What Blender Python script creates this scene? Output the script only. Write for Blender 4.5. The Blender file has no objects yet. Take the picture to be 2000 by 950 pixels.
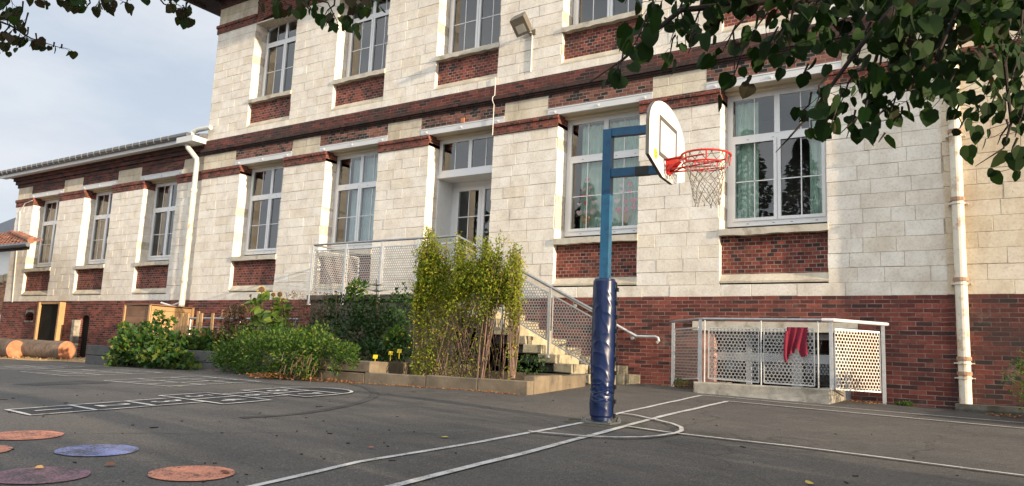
import bpy, math, random
import numpy as np
from mathutils import Vector, Matrix, noise
random.seed(7)
R = math.radians
C = bpy.context.scene.collection

# ------------------------------------------------------------------ camera model (solved from the facade's own geometry)
F = 1513.82
PITCH, ROLL, YAW = R(8.41911), R(2.54317), R(34.109)
cy, sy = math.cos(YAW), math.sin(YAW); cp, sp = math.cos(PITCH), math.sin(PITCH)
FW = np.array([-sy*cp, cy*cp, sp]); RT0 = np.array([cy, sy, 0.0]); UP0 = np.cross(RT0, FW)
RT = RT0*math.cos(ROLL) + UP0*math.sin(ROLL); UP = -RT0*math.sin(ROLL) + UP0*math.cos(ROLL)
def ray(x, y): return FW + RT*(x-1000)/F + UP*(475-y)/F
def onY(x, y, Y=13.2): d = ray(x, y); return d*(Y/d[1])
def onX(x, y, X): d = ray(x, y); return d*(X/d[0])
def gz(x, y):
    t = x+6.5; s = math.sqrt(t*t+1.0)
    return -0.335-0.011*(s+t)-0.00725*(s-t)+0.03*(max(-30, min(y, 20))-13.2)
def onG(x, y, h=0.0):
    d = ray(x, y); fn = lambda t: (d*t)[2]-gz((d*t)[0], (d*t)[1])-h
    t = 0.5
    while t < 80 and fn(t) > 0: t *= 1.02
    lo, hi = t/1.02, t
    for _ in range(40):
        m = (lo+hi)/2
        if fn(m) > 0: lo = m
        else: hi = m
    return d*lo
def dep(x, y, D): return ray(x, y)*D

# ------------------------------------------------------------------ mesh builder
class MB:
    def __init__(s): s.v = []; s.f = []; s.uv = None
    def add(s, vs, fs):
        n = len(s.v); s.v += [tuple(float(c) for c in p) for p in vs]; s.f += [tuple(i+n for i in q) for q in fs]
    def box(s, x0, x1, y0, y1, z0, z1):
        s.add([(x0,y0,z0),(x1,y0,z0),(x1,y1,z0),(x0,y1,z0),(x0,y0,z1),(x1,y0,z1),(x1,y1,z1),(x0,y1,z1)],
              [(0,3,2,1),(4,5,6,7),(0,1,5,4),(1,2,6,5),(2,3,7,6),(3,0,4,7)])
    def cbox(s, x0, x1, y0, y1, z0, z1, c=.006, j=0.0):
        """box whose front (low y) edges are chamfered"""
        r = lambda: random.uniform(-j, j)
        o = [(x0+r(),y0+c,z0+r()),(x1+r(),y0+c,z0+r()),(x1+r(),y0+c,z1+r()),(x0+r(),y0+c,z1+r())]
        i = [(o[0][0]+c,y0+r(),o[0][2]+c),(o[1][0]-c,y0+r(),o[1][2]+c),(o[2][0]-c,y0+r(),o[2][2]-c),(o[3][0]+c,y0+r(),o[3][2]-c)]
        b = [(p[0],y1,p[2]) for p in o]
        s.add(o+i+b, [(4,5,6,7),(0,1,5,4),(1,2,6,5),(2,3,7,6),(3,0,4,7),(0,8,9,1),(1,9,10,2),(2,10,11,3),(3,11,8,0)])
    def obox(s, c, a, b, d):
        """box from centre c and half-axis vectors a,b,d"""
        c, a, b, d = map(lambda q: np.array(q, float), (c, a, b, d))
        vs = [c+i*a+j*b+k*d for k in (-1,1) for j in (-1,1) for i in (-1,1)]
        s.add(vs, [(0,2,3,1),(4,5,7,6),(0,1,5,4),(1,3,7,5),(3,2,6,7),(2,0,4,6)])
    def bar(s, p, q, w, h=None, up=(0,0,1)):
        p, q = np.array(p, float), np.array(q, float); h = h or w
        d = q-p; L = np.linalg.norm(d); d = d/L; u = np.array(up, float)
        if abs(d@u) > .98: u = np.array((0,1,0.)) if abs(d[1]) < .9 else np.array((1,0,0.))
        x = np.cross(d, u); x /= np.linalg.norm(x); u = np.cross(x, d)
        s.obox((p+q)/2, d*L/2, x*w/2, u*h/2)
    def tube(s, pts, r, n=8, cap=True, closed=False):
        pts = [np.array(p, float) for p in pts]; m = len(pts)
        rs = r if hasattr(r, '__len__') else [r]*m
        rings = []; pu = None
        for i in range(m):
            if closed: d = pts[(i+1) % m]-pts[i-1]
            else: d = pts[min(i+1, m-1)]-pts[max(i-1, 0)]
            d = d/(np.linalg.norm(d)+1e-9)
            if pu is None:
                pu = np.array((0,0,1.)) if abs(d[2]) < .9 else np.array((1.,0,0))
            x = np.cross(d, pu); x /= (np.linalg.norm(x)+1e-9); u = np.cross(x, d); pu = u
            rings.append([pts[i]+rs[i]*(math.cos(2*math.pi*k/n)*x+math.sin(2*math.pi*k/n)*u) for k in range(n)])
        vs = [v for rg in rings for v in rg]; fs = []
        for i in range(m if closed else m-1):
            j = (i+1) % m
            for k in range(n): fs.append((i*n+k, i*n+(k+1) % n, j*n+(k+1) % n, j*n+k))
        if cap and not closed: fs += [tuple(range(n-1, -1, -1)), tuple((m-1)*n+k for k in range(n))]
        s.add(vs, fs)
    def cyl(s, c, r, z0, z1, n=24): s.tube([(c[0],c[1],z0),(c[0],c[1],z1)], r, n)
    def prism(s, poly, axis, a, b):
        """extrude a 2-D polygon along axis ('x','y','z') from a to b"""
        def m(p, t): return {'x':(t,p[0],p[1]),'y':(p[0],t,p[1]),'z':(p[0],p[1],t)}[axis]
        n = len(poly); s.add([m(p,a) for p in poly]+[m(p,b) for p in poly],
            [tuple(range(n)), tuple(range(2*n-1,n-1,-1))]+[(i,(i+1)%n,n+(i+1)%n,n+i) for i in range(n)])
    def build(s, name, mat, parent=None, smooth=False, fix=False):
        me = bpy.data.meshes.new(name)
        off = np.array(parent_loc(parent)) if parent is not None else np.zeros(3)
        me.from_pydata([(a-off[0],b-off[1],c-off[2]) for a,b,c in s.v], [], s.f)
        if s.uv:
            l = me.uv_layers.new(name='UVMap'); k = 0
            for i, q in enumerate(s.uv): l.data[i].uv = q
        if fix:
            import bmesh
            bm = bmesh.new(); bm.from_mesh(me); bmesh.ops.recalc_face_normals(bm, faces=bm.faces); bm.to_mesh(me); bm.free()
        me.materials.append(mat)
        if smooth:
            for p in me.polygons: p.use_smooth = True
        me.update(); o = bpy.data.objects.new(name, me); C.objects.link(o)
        if parent is not None: o.parent = parent
        return o
def parent_loc(p):
    v = np.array(p.location); 
    while p.parent is not None: p = p.parent; v = v+np.array(p.location)
    return v
def thing(name, label, cat, loc=(0,0,0), group=None):
    o = bpy.data.objects.new(name, None); C.objects.link(o); o.location = tuple(float(c) for c in loc)
    o.empty_display_size = .2
    o['label'] = label; o['category'] = cat
    if group: o['group'] = group
    return o
def tag(o, label=None, cat=None, group=None, kind=None):
    if label: o['label'] = label
    if cat: o['category'] = cat
    if group: o['group'] = group
    if kind: o['kind'] = kind
    return o
def centre(o):
    """move a single-mesh thing's origin to its base centre"""
    me = o.data; n = len(me.vertices); co = np.empty(n*3); me.vertices.foreach_get('co', co); co = co.reshape(-1,3)
    c = (co.min(0)+co.max(0))/2; c[2] = co[:,2].min(); co -= c; me.vertices.foreach_set('co', co.ravel()); me.update(); o.location = tuple(c); return o

# ------------------------------------------------------------------ materials
def newmat(name):
    m = bpy.data.materials.new(name); m.use_nodes = True; nt = m.node_tree
    return m, nt, nt.nodes['Principled BSDF']
def N(nt, t, **kw):
    n = nt.nodes.new(t)
    for k, v in kw.items():
        if k.startswith('i_'):
            key = k[2:].replace('_', ' '); n.inputs[key].default_value = v
        else: setattr(n, k, v)
    return n
def ramp(nt, src, stops):
    r = nt.nodes.new('ShaderNodeValToRGB'); e = r.color_ramp.elements
    while len(e) < len(stops): e.new(.5)
    for el, (p, c) in zip(e, stops): el.position = p; el.color = (*c, 1) if len(c) == 3 else c
    nt.links.new(src, r.inputs[0]); return r
def mixc(nt, a, b, fac, mode='MIX'):
    m = nt.nodes.new('ShaderNodeMix'); m.data_type = 'RGBA'; m.blend_type = mode
    for s, v in ((m.inputs[6], a), (m.inputs[7], b), (m.inputs[0], fac)):
        if hasattr(v, 'links'): nt.links.new(v, s)
        elif isinstance(v, tuple): s.default_value = (*v, 1)
        else: s.default_value = v
    return m.outputs[2]
def math_(nt, op, a, b=None, c=None, clamp=False):
    m = nt.nodes.new('ShaderNodeMath'); m.operation = op; m.use_clamp = clamp
    for i, v in enumerate((a, b, c)):
        if v is None: continue
        if hasattr(v, 'links'): nt.links.new(v, m.inputs[i])
        else: m.inputs[i].default_value = v
    return m.outputs[0]
def noise_(nt, vec, scale, detail=4, rough=.6):
    n = N(nt, 'ShaderNodeTexNoise'); n.inputs['Scale'].default_value = scale; n.inputs['Detail'].default_value = detail; n.inputs['Roughness'].default_value = rough
    if vec is not None: nt.links.new(vec, n.inputs['Vector'])
    return n.outputs['Fac']
def world_pos(nt): return N(nt, 'ShaderNodeNewGeometry').outputs['Position']
def bump(nt, bsdf, h, strength=.3, dist=.01):
    b = N(nt, 'ShaderNodeBump'); b.inputs['Strength'].default_value = strength; b.inputs['Distance'].default_value = dist
    nt.links.new(h, b.inputs['Height']); nt.links.new(b.outputs[0], bsdf.inputs['Normal']); return b
def simple(name, col, rough=.6, metal=0.0, var=.15, scale=6.0, bmp=0.0, dirt=None, dscale=3.0, island=0.0, spec=.5, coat=0.0):
    m, nt, b = newmat(name); pos = world_pos(nt)
    f = noise_(nt, pos, scale)
    r = ramp(nt, f, [(.3, tuple(c*(1-var) for c in col)), (.7, tuple(min(1, c*(1+var)) for c in col))])
    out = r.outputs[0]
    if island:
        g = N(nt, 'ShaderNodeNewGeometry'); v = math_(nt, 'MULTIPLY_ADD', g.outputs['Random Per Island'], 2*island, 1-island)
        hsv = N(nt, 'ShaderNodeHueSaturation'); nt.links.new(out, hsv.inputs['Color']); nt.links.new(v, hsv.inputs['Value']); out = hsv.outputs[0]
    if dirt:
        f2 = noise_(nt, pos, dscale, 6, .65); r2 = ramp(nt, f2, [(.52, (0,0,0)), (.68, (1,1,1))])
        out = mixc(nt, out, dirt, r2.outputs[0])
    nt.links.new(out, b.inputs['Base Color']); b.inputs['Roughness'].default_value = rough; b.inputs['Metallic'].default_value = metal
    b.inputs['Specular IOR Level'].default_value = spec; b.inputs['Coat Weight'].default_value = coat
    if bmp: bump(nt, b, noise_(nt, pos, scale*8, 5), bmp, .01)
    return m
def stone_mat(name, tones, stain=(.30,.22,.13), stain_amt=(.56,.72)):
    m, nt, b = newmat(name); g = N(nt, 'ShaderNodeNewGeometry'); pos = g.outputs['Position']
    base = ramp(nt, g.outputs['Random Per Island'], [(i/(len(tones)-1), t) for i, t in enumerate(tones)]).outputs[0]
    n1 = noise_(nt, pos, 3.2, 8, .7); n2 = noise_(nt, pos, 26, 6, .7)
    a = ramp(nt, n1, [(.3, (.80,.77,.74)), (.62, (1.04,1.04,1.03))]).outputs[0]
    c = mixc(nt, base, a, 1.0, 'MULTIPLY')
    a2 = ramp(nt, n2, [(.33, (.72,.66,.58)), (.5, (1,1,1))]).outputs[0]
    c = mixc(nt, c, a2, .65, 'MULTIPLY')
    # rusty / grey weather stains running down, their own shapes
    mp = N(nt, 'ShaderNodeMapping'); mp.inputs['Scale'].default_value = (1, 1, .35); nt.links.new(pos, mp.inputs[0])
    st = ramp(nt, noise_(nt, mp.outputs[0], 1.7, 7, .68), [(stain_amt[0], (0,0,0)), (stain_amt[1], (1,1,1))]).outputs[0]
    c = mixc(nt, c, stain, math_(nt, 'MULTIPLY', st, .32))
    pit = N(nt, 'ShaderNodeTexVoronoi'); pit.inputs['Scale'].default_value = 7; nt.links.new(pos, pit.inputs['Vector'])
    hole = ramp(nt, pit.outputs['Distance'], [(.0, (0,0,0)), (.075, (1,1,1))]).outputs[0]
    sel = ramp(nt, N(nt, 'ShaderNodeSeparateColor').outputs[0] if False else pit.outputs['Color'], [(.80, (0,0,0)), (.86, (1,1,1))]).outputs[0]
    dark = math_(nt, 'MULTIPLY', math_(nt, 'SUBTRACT', 1.0, hole), sel)
    c = mixc(nt, c, (.10,.07,.05), math_(nt, 'MULTIPLY', dark, .8))
    nt.links.new(c, b.inputs['Base Color']); b.inputs['Roughness'].default_value = .92; b.inputs['Specular IOR Level'].default_value = .2
    h = math_(nt, 'ADD', math_(nt, 'MULTIPLY', n1, .6), math_(nt, 'MULTIPLY', n2, .35))
    h = math_(nt, 'SUBTRACT', h, math_(nt, 'MULTIPLY', dark, .7))
    bump(nt, b, h, .5, .014)
    return m
def brick_mat(name, c1, c2, mortar, dark=(.035,.022,.025), dark_amt=.22, bw=.225, rh=.068, ms=.0065, soot=.5, bstr=.6, fr=2, sq=1.0, sqf=2, soot_thr=(.48,.66)):
    m, nt, b = newmat(name); pos = world_pos(nt)
    s = N(nt, 'ShaderNodeSeparateXYZ'); nt.links.new(pos, s.inputs[0])
    u = math_(nt, 'ADD', s.outputs[0], s.outputs[1])
    wob = noise_(nt, pos, 2.0, 2)
    cmb = N(nt, 'ShaderNodeCombineXYZ'); nt.links.new(math_(nt, 'MULTIPLY_ADD', noise_(nt, pos, 9, 3), .012, u), cmb.inputs[0]); nt.links.new(math_(nt, 'MULTIPLY_ADD', wob, .012, s.outputs[2]), cmb.inputs[1])
    def tex(a, bb, mo):
        t = N(nt, 'ShaderNodeTexBrick'); t.offset = .5; t.offset_frequency = fr; t.squash = sq; t.squash_frequency = sqf
        t.inputs['Color1'].default_value = (*a, 1); t.inputs['Color2'].default_value = (*bb, 1); t.inputs['Mortar'].default_value = (*mo, 1)
        t.inputs['Scale'].default_value = 1.0; t.inputs['Mortar Size'].default_value = ms; t.inputs['Mortar Smooth'].default_value = .25
        t.inputs['Brick Width'].default_value = bw; t.inputs['Row Height'].default_value = rh; t.inputs['Bias'].default_value = 0
        nt.links.new(cmb.outputs[0], t.inputs['Vector']); return t
    t = tex((0,0,0), (1,1,1), (.5,.5,.5))
    rnd = t.outputs['Color']
    col = ramp(nt, rnd, [(0, dark), (dark_amt*.8, tuple(c*.75 for c in dark)), (dark_amt, tuple(c*.7 for c in c1)), (.45, c1), (.75, c2), (1, tuple(min(1, c*1.25) for c in c2))])
    col.color_ramp.interpolation = 'LINEAR'
    cc = col.outputs[0]
    n1 = noise_(nt, pos, 22, 5); cc = mixc(nt, cc, ramp(nt, n1, [(.3, (.62,.6,.6)), (.65, (1.08,1.06,1.04))]).outputs[0], .8, 'MULTIPLY')
    # mortar with wear
    mo = ramp(nt, noise_(nt, pos, 5, 5), [(.35, tuple(c*.45 for c in mortar)), (.62, mortar)]).outputs[0]
    cc = mixc(nt, cc, mo, t.outputs['Fac'])
    # soot and weathering with shapes of their own
    so = ramp(nt, noise_(nt, pos, 1.3, 8, .7), [(soot_thr[0], (0,0,0)), (soot_thr[1], (1,1,1))]).outputs[0]
    cc = mixc(nt, cc, (.045,.036,.033), math_(nt, 'MULTIPLY', so, soot))
    ef = ramp(nt, noise_(nt, pos, 2.4, 8, .75), [(.60, (0,0,0)), (.72, (1,1,1))]).outputs[0]
    cc = mixc(nt, cc, (.30,.25,.20), math_(nt, 'MULTIPLY', ef, .28))
    nt.links.new(cc, b.inputs['Base Color']); b.inputs['Roughness'].default_value = .85; b.inputs['Specular IOR Level'].default_value = .25
    h = math_(nt, 'SUBTRACT', math_(nt, 'MULTIPLY', n1, .35), math_(nt, 'MULTIPLY', t.outputs['Fac'], .9))
    h = math_(nt, 'ADD', h, math_(nt, 'MULTIPLY', rnd, .25))
    bump(nt, b, h, bstr, .012)
    return m
def leaf_mat(name, cols, trans=.35, rough=.55):
    m, nt, b = newmat(name); g = N(nt, 'ShaderNodeNewGeometry')
    col = ramp(nt, g.outputs['Random Per Island'], [(i/(len(cols)-1) if len(cols) > 1 else 0, c) for i, c in enumerate(cols)]).outputs[0]
    n = noise_(nt, g.outputs['Position'], 14, 3); col = mixc(nt, col, ramp(nt, n, [(.3,(.7,.7,.7)),(.7,(1.15,1.15,1.15))]).outputs[0], .7, 'MULTIPLY')
    nt.links.new(col, b.inputs['Base Color']); b.inputs['Roughness'].default_value = rough; b.inputs['Specular IOR Level'].default_value = .3
    tr = N(nt, 'ShaderNodeBsdfTranslucent')
    tc = mixc(nt, col, (1.0,1.05,.45), 1.0, 'MULTIPLY'); nt.links.new(tc, tr.inputs['Color'])
    mx = N(nt, 'ShaderNodeMixShader'); mx.inputs[0].default_value = trans
    nt.links.new(b.outputs[0], mx.inputs[1]); nt.links.new(tr.outputs[0], mx.inputs[2])
    nt.links.new(mx.outputs[0], nt.nodes['Material Output'].inputs['Surface'])
    return m
def perf_mat(name, col, pitch=.057, r=.36, rust=0.0, metal=.35):
    """steel sheet punched with a staggered pattern of round holes"""
    m, nt, b = newmat(name); uv = N(nt, 'ShaderNodeUVMap').outputs[0]
    s = N(nt, 'ShaderNodeSeparateXYZ'); nt.links.new(uv, s.inputs[0])
    def cell(off):
        a = math_(nt, 'ADD', math_(nt, 'DIVIDE', s.outputs[0], pitch), off); c = math_(nt, 'ADD', math_(nt, 'DIVIDE', s.outputs[1], pitch*1.732), off)
        fa = math_(nt, 'SUBTRACT', math_(nt, 'FRACT', a), .5); fc = math_(nt, 'MULTIPLY', math_(nt, 'SUBTRACT', math_(nt, 'FRACT', c), .5), 1.732)
        return math_(nt, 'SQRT', math_(nt, 'ADD', math_(nt, 'MULTIPLY', fa, fa), math_(nt, 'MULTIPLY', fc, fc)))
    d = math_(nt, 'MINIMUM', cell(100.0), cell(100.5)); solid = math_(nt, 'GREATER_THAN', d, r)
    pos = world_pos(nt); c = ramp(nt, noise_(nt, pos, 12), [(.3, tuple(q*.8 for q in col)), (.7, col)]).outputs[0]
    if rust: c = mixc(nt, c, (.38,.17,.08), math_(nt, 'MULTIPLY', ramp(nt, noise_(nt, pos, 3.0, 6), [(.55,(0,0,0)),(.75,(1,1,1))]).outputs[0], rust))
    nt.links.new(c, b.inputs['Base Color']); b.inputs['Metallic'].default_value = metal; b.inputs['Roughness'].default_value = .45
    t = N(nt, 'ShaderNodeBsdfTransparent'); mx = N(nt, 'ShaderNodeMixShader')
    nt.links.new(solid, mx.inputs[0]); nt.links.new(t.outputs[0], mx.inputs[1]); nt.links.new(b.outputs[0], mx.inputs[2])
    nt.links.new(mx.outputs[0], nt.nodes['Material Output'].inputs['Surface'])
    return m
def glass_mat():
    m, nt, b = newmat('window_glass'); fr = N(nt, 'ShaderNodeFresnel'); fr.inputs[0].default_value = 2.0
    gl = N(nt, 'ShaderNodeBsdfGlossy'); gl.inputs['Roughness'].default_value = .005; gl.inputs['Color'].default_value = (.95,.97,1,1)
    w = N(nt, 'ShaderNodeBump'); w.inputs['Strength'].default_value = .02; w.inputs['Distance'].default_value = .02
    nt.links.new(noise_(nt, world_pos(nt), 1.5, 2), w.inputs['Height']); nt.links.new(w.outputs[0], gl.inputs['Normal'])
    tr = N(nt, 'ShaderNodeBsdfTransparent'); tr.inputs[0].default_value = (.92,.95,.94,1)
    mx = N(nt, 'ShaderNodeMixShader'); nt.links.new(math_(nt, 'MULTIPLY', fr.outputs[0], .78, clamp=True), mx.inputs[0])
    nt.links.new(tr.outputs[0], mx.inputs[1]); nt.links.new(gl.outputs[0], mx.inputs[2]); nt.links.new(mx.outputs[0], nt.nodes['Material Output'].inputs['Surface'])
    return m
def asphalt_mat():
    m, nt, b = newmat('asphalt'); pos = world_pos(nt)
    big = noise_(nt, pos, .45, 6, .65); mid = noise_(nt, pos, 3, 6, .7); fine = noise_(nt, pos, 85, 4, .85)
    vor = N(nt, 'ShaderNodeTexVoronoi'); vor.inputs['Scale'].default_value = 95; nt.links.new(pos, vor.inputs['Vector'])
    c = ramp(nt, big, [(.28, (.048,.046,.045)), (.50, (.078,.073,.068)), (.72, (.098,.088,.078))]).outputs[0]
    c = mixc(nt, c, ramp(nt, mid, [(.3, (.75,.75,.76)), (.7, (1.15,1.14,1.12))]).outputs[0], .8, 'MULTIPLY')
    c = mixc(nt, c, ramp(nt, fine, [(.39, (.36,.36,.36)), (.5, (1,1,1)), (.61, (2.1,2.05,1.95))]).outputs[0], .85, 'MULTIPLY')
    sp_ = ramp(nt, vor.outputs['Color'], [(.82, (0,0,0)), (.9, (1,1,1))]).outputs[0]
    c = mixc(nt, c, (.24,.22,.19), math_(nt, 'MULTIPLY', sp_, .42))
    # thin cracks and tar seams
    wv = N(nt, 'ShaderNodeTexVoronoi'); wv.feature = 'DISTANCE_TO_EDGE'; wv.inputs['Scale'].default_value = .22
    jit = N(nt, 'ShaderNodeVectorMath'); jit.operation = 'ADD'; nz = N(nt, 'ShaderNodeTexNoise'); nz.inputs['Scale'].default_value = 1.1; nz.inputs['Detail'].default_value = 5
    nt.links.new(pos, nz.inputs['Vector']); nt.links.new(nz.outputs['Color'], jit.inputs[1]); nt.links.new(pos, jit.inputs[0]); nt.links.new(jit.outputs[0], wv.inputs['Vector'])
    cr = ramp(nt, wv.outputs['Distance'], [(.0, (1,1,1)), (.004, (0,0,0))]).outputs[0]
    c = mixc(nt, c, (.028,.026,.025), math_(nt, 'MULTIPLY', cr, .7))
    nt.links.new(c, b.inputs['Base Color']); b.inputs['Specular IOR Level'].default_value = .35
    rr = ramp(nt, mid, [(.3, (.62,.62,.62)), (.7, (.88,.88,.88))]).outputs[0]; nt.links.new(rr, b.inputs['Roughness'])
    h = math_(nt, 'ADD', math_(nt, 'MULTIPLY', fine, .6), math_(nt, 'MULTIPLY', vor.outputs['Distance'], .6))
    bump(nt, b, h, .55, .006)
    return m
def paint_mat(name, col, wear=.5, fine=160, base=(.072,.068,.063)):
    m, nt, b = newmat(name); pos = world_pos(nt)
    f = noise_(nt, pos, fine, 3, .8); w = noise_(nt, pos, 6, 5, .7)
    k = ramp(nt, math_(nt, 'ADD', math_(nt, 'MULTIPLY', f, .6), math_(nt, 'MULTIPLY', w, .4)), [(.36+.12*wear-.06, (0,0,0)), (.36+.12*wear+.04, (1,1,1))]).outputs[0]
    c = mixc(nt, base, tuple(col), k); c = mixc(nt, c, ramp(nt, w, [(.3,(.75,.75,.75)),(.7,(1.05,1.05,1.05))]).outputs[0], .8, 'MULTIPLY')
    nt.links.new(c, b.inputs['Base Color']); b.inputs['Roughness'].default_value = .75; b.inputs['Specular IOR Level'].default_value = .3
    bump(nt, b, f, .4, .005); return m

M = {}
M['stone'] = stone_mat('limestone', [(.755,.705,.62),(.775,.73,.655),(.745,.695,.615),(.785,.745,.68),(.76,.71,.63),(.73,.665,.565),(.79,.76,.70),(.76,.72,.65)])
M['stone_dirty'] = stone_mat('weathered_limestone', [(.60,.53,.40),(.66,.59,.46),(.56,.50,.40),(.68,.62,.51)], stain=(.16,.12,.07), stain_amt=(.46,.62))
M['mortar'] = simple('mortar', (.50,.44,.36), .95, var=.3, scale=14, bmp=.4)
M['brick'] = brick_mat('red_brick', (.160,.044,.035), (.225,.064,.047), (.29,.20,.165), dark=(.075,.037,.034), dark_amt=.18, soot=.48)
M['brick_dark'] = brick_mat('sooty_brick', (.105,.030,.025), (.150,.042,.032), (.20,.135,.115), dark=(.04,.026,.026), dark_amt=.22, soot=.65, soot_thr=(.40,.60))
M['brick_band'] = brick_mat('string_course_brick', (.155,.040,.030), (.22,.058,.040), (.24,.17,.13), dark=(.06,.034,.03), dark_amt=.15, bw=.118, soot=.45)
M['cornice'] = brick_mat('dark_cornice_brick', (.062,.026,.022), (.095,.034,.027), (.11,.085,.07), dark=(.03,.02,.02), bw=.118, soot=.7, soot_thr=(.36,.56))
M['apron'] = brick_mat('apron_brick', (.165,.040,.030), (.235,.060,.042), (.34,.26,.21), dark=(.065,.030,.030), dark_amt=.18, bw=.125, soot=.42)
M['brick_check'] = brick_mat('chequered_brick', (.17,.070,.055), (.22,.095,.072), (.33,.26,.21), dark=(.035,.035,.037), dark_amt=.3, bw=.16, soot=.25)
M['brick_orange'] = brick_mat('orange_brick', (.36,.16,.08), (.42,.2,.11), (.5,.42,.33), dark_amt=.05, soot=.1)
M['white_paint'] = simple('white_beam_paint', (.57,.575,.575), .55, var=.04, scale=2)
M['soffit'] = simple('cream_soffit', (.48,.42,.32), .8, var=.08, scale=3)
M['pvc'] = simple('pvc_frame', (.66,.67,.68), .35, var=.03, scale=2)
M['sill'] = simple('cast_stone_sill', (.50,.46,.38), .85, var=.12, scale=7, bmp=.3, dirt=(.30,.25,.18), dscale=4)
M['ledge'] = stone_mat('ledge_stone', [(.55,.49,.38),(.62,.56,.46)], stain=(.16,.14,.10), stain_amt=(.42,.60))
M['glass'] = glass_mat()
M['interior'] = simple('interior_wall_paint', (.26,.25,.22), .9, var=.1, scale=1)
M['interior_light'] = simple('interior_furniture', (.34,.33,.30), .9, var=.1, scale=1)
M['curtain'] = simple('pale_green_curtain', (.60,.78,.68), .9, var=.12, scale=5)
M['curtain_blue'] = simple('blue_grey_curtain', (.60,.74,.76), .9, var=.10, scale=5)
M['pink'] = simple('pink_paper', (.80,.26,.30), .9, var=.1)
M['paper'] = simple('white_paper', (.85,.68,.68), .9, var=.05)
M['cone'] = simple('tan_paper', (.55,.36,.16), .9, var=.1)
M['pipe'] = simple('painted_pipe', (.62,.58,.48), .5, var=.08, scale=5, dirt=(.40,.24,.13), dscale=6, bmp=.1)
M['pipe_white'] = simple('white_pipe', (.52,.53,.49), .45, var=.05, scale=5)
M['rust'] = simple('rusty_collar', (.32,.20,.13), .8, var=.4, scale=20, bmp=.3)
M['zinc'] = simple('zinc', (.115,.125,.135), .5, metal=.3, var=.2, scale=10)
M['roofdark'] = simple('slate', (.10,.105,.12), .7, var=.3, scale=8)
M['soffit_wood'] = simple('dark_eaves_wood', (.05,.033,.026), .8, var=.4, scale=9, bmp=.3)
M['galv'] = simple('galvanised_steel', (.56,.57,.57), .42, metal=.45, var=.12, scale=14)
M['galv_dull'] = simple('dull_galvanised_rail', (.30,.31,.33), .4, metal=.6, var=.15, scale=14)
M['perf'] = perf_mat('perforated_steel', (.42,.41,.39), r=.385)
M['perf_fine'] = perf_mat('fine_perforated_steel', (.62,.61,.58), pitch=.040, r=.35)
M['concrete'] = simple('concrete', (.30,.27,.22), .9, var=.3, scale=5, bmp=.5, dirt=(.12,.10,.075), dscale=3)
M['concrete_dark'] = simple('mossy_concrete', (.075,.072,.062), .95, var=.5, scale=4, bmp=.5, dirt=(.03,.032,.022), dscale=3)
M['step_stone'] = simple('worn_step_stone', (.33,.29,.20), .9, var=.3, scale=5, bmp=.5, island=.12, dirt=(.10,.085,.055), dscale=3.5)
M['timber'] = simple('weathered_sleeper', (.165,.130,.088), .85, var=.3, scale=3, bmp=.5, island=.15, dirt=(.10,.08,.06), dscale=2.6)
M['timber_grey'] = simple('grey_sleeper', (.085,.085,.082), .9, var=.35, scale=3, bmp=.5, island=.1, dirt=(.04,.04,.035), dscale=3)
M['soil'] = simple('soil', (.055,.038,.026), 1, var=.5, scale=12, bmp=.8)
M['blue'] = simple('blue_pole_paint', (.018,.10,.20), .35, var=.12, scale=5, dirt=(.015,.06,.12), dscale=9)
M['black'] = simple('black_patch', (.012,.013,.016), .5, var=.2)
M['vinyl'] = simple('blue_vinyl', (.004,.013,.058), .30, var=.15, scale=4, spec=.4)
M['board'] = simple('backboard_white', (.72,.72,.70), .35, var=.03, scale=3, dirt=(.62,.61,.58), dscale=5)
M['board_mark'] = simple('backboard_grey_line', (.10,.095,.09), .5, var=.05)
M['sticker'] = simple('yellow_sticker', (.72,.55,.04), .5, var=.03)
M['red'] = simple('red_rim_paint', (.55,.035,.025), .4, var=.15, scale=20)
M['net'] = simple('net_cord', (.26,.245,.225), .9, var=.6, scale=22)
M['wood_light'] = simple('light_planks', (.42,.25,.11), .7, var=.2, scale=3, bmp=.2, island=.1)
M['wood_brown'] = simple('brown_planks', (.19,.10,.055), .8, var=.25, scale=4, bmp=.3, island=.15)
M['panel_dark'] = simple('dark_board', (.020,.018,.015), .95, var=.3, spec=.1, scale=2)
M['bark'] = simple('log_bark', (.16,.115,.085), .95, var=.45, scale=7, bmp=.9)
M['cutwood'] = simple('cut_log_end', (.42,.17,.085), .85, var=.3, scale=7, bmp=.25)
M['chips'] = simple('wood_chips', (.42,.29,.15), .95, var=.4, scale=30, bmp=.8, island=.3)
M['cable'] = simple('white_cable', (.66,.65,.60), .5, var=.05)
M['lamp'] = simple('lamp_housing', (.20,.18,.15), .5, var=.1, scale=8, metal=.3)
M['lampglass'] = simple('lamp_glass', (.55,.54,.50), .2, var=.05)
M['white_wall'] = simple('white_render', (.66,.66,.64), .9, var=.05)
M['tile'] = simple('clay_roof_tile', (.25,.095,.055), .85, var=.35, scale=6, bmp=.4, island=.3, dirt=(.12,.10,.05), dscale=5)
M['asphalt'] = asphalt_mat()
M['line'] = paint_mat('white_line_paint', (.56,.55,.53), .70, fine=90)
M['line_thin'] = paint_mat('old_white_paint', (.52,.52,.51), .80, fine=80)
M['hop_fill'] = paint_mat('dark_cell_paint', (.030,.030,.034), .0)
M['orange_disc'] = paint_mat('orange_disc_paint', (.60,.24,.15), 1.02, fine=70)
M['blue_disc'] = paint_mat('blue_disc_paint', (.21,.24,.46), 1.15, fine=70)
M['purple_disc'] = paint_mat('purple_disc_paint', (.28,.14,.19), 1.22, fine=70)
M['red_cloth'] = simple('red_knit', (.18,.010,.028), .95, var=.15, scale=30, bmp=.4)
M['yellow_tag'] = simple('yellow_tag', (.75,.55,.03), .5, var=.03)
M['patch'] = simple('tar_patch', (.045,.043,.042), .8, var=.3, scale=30, bmp=.5)
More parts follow.
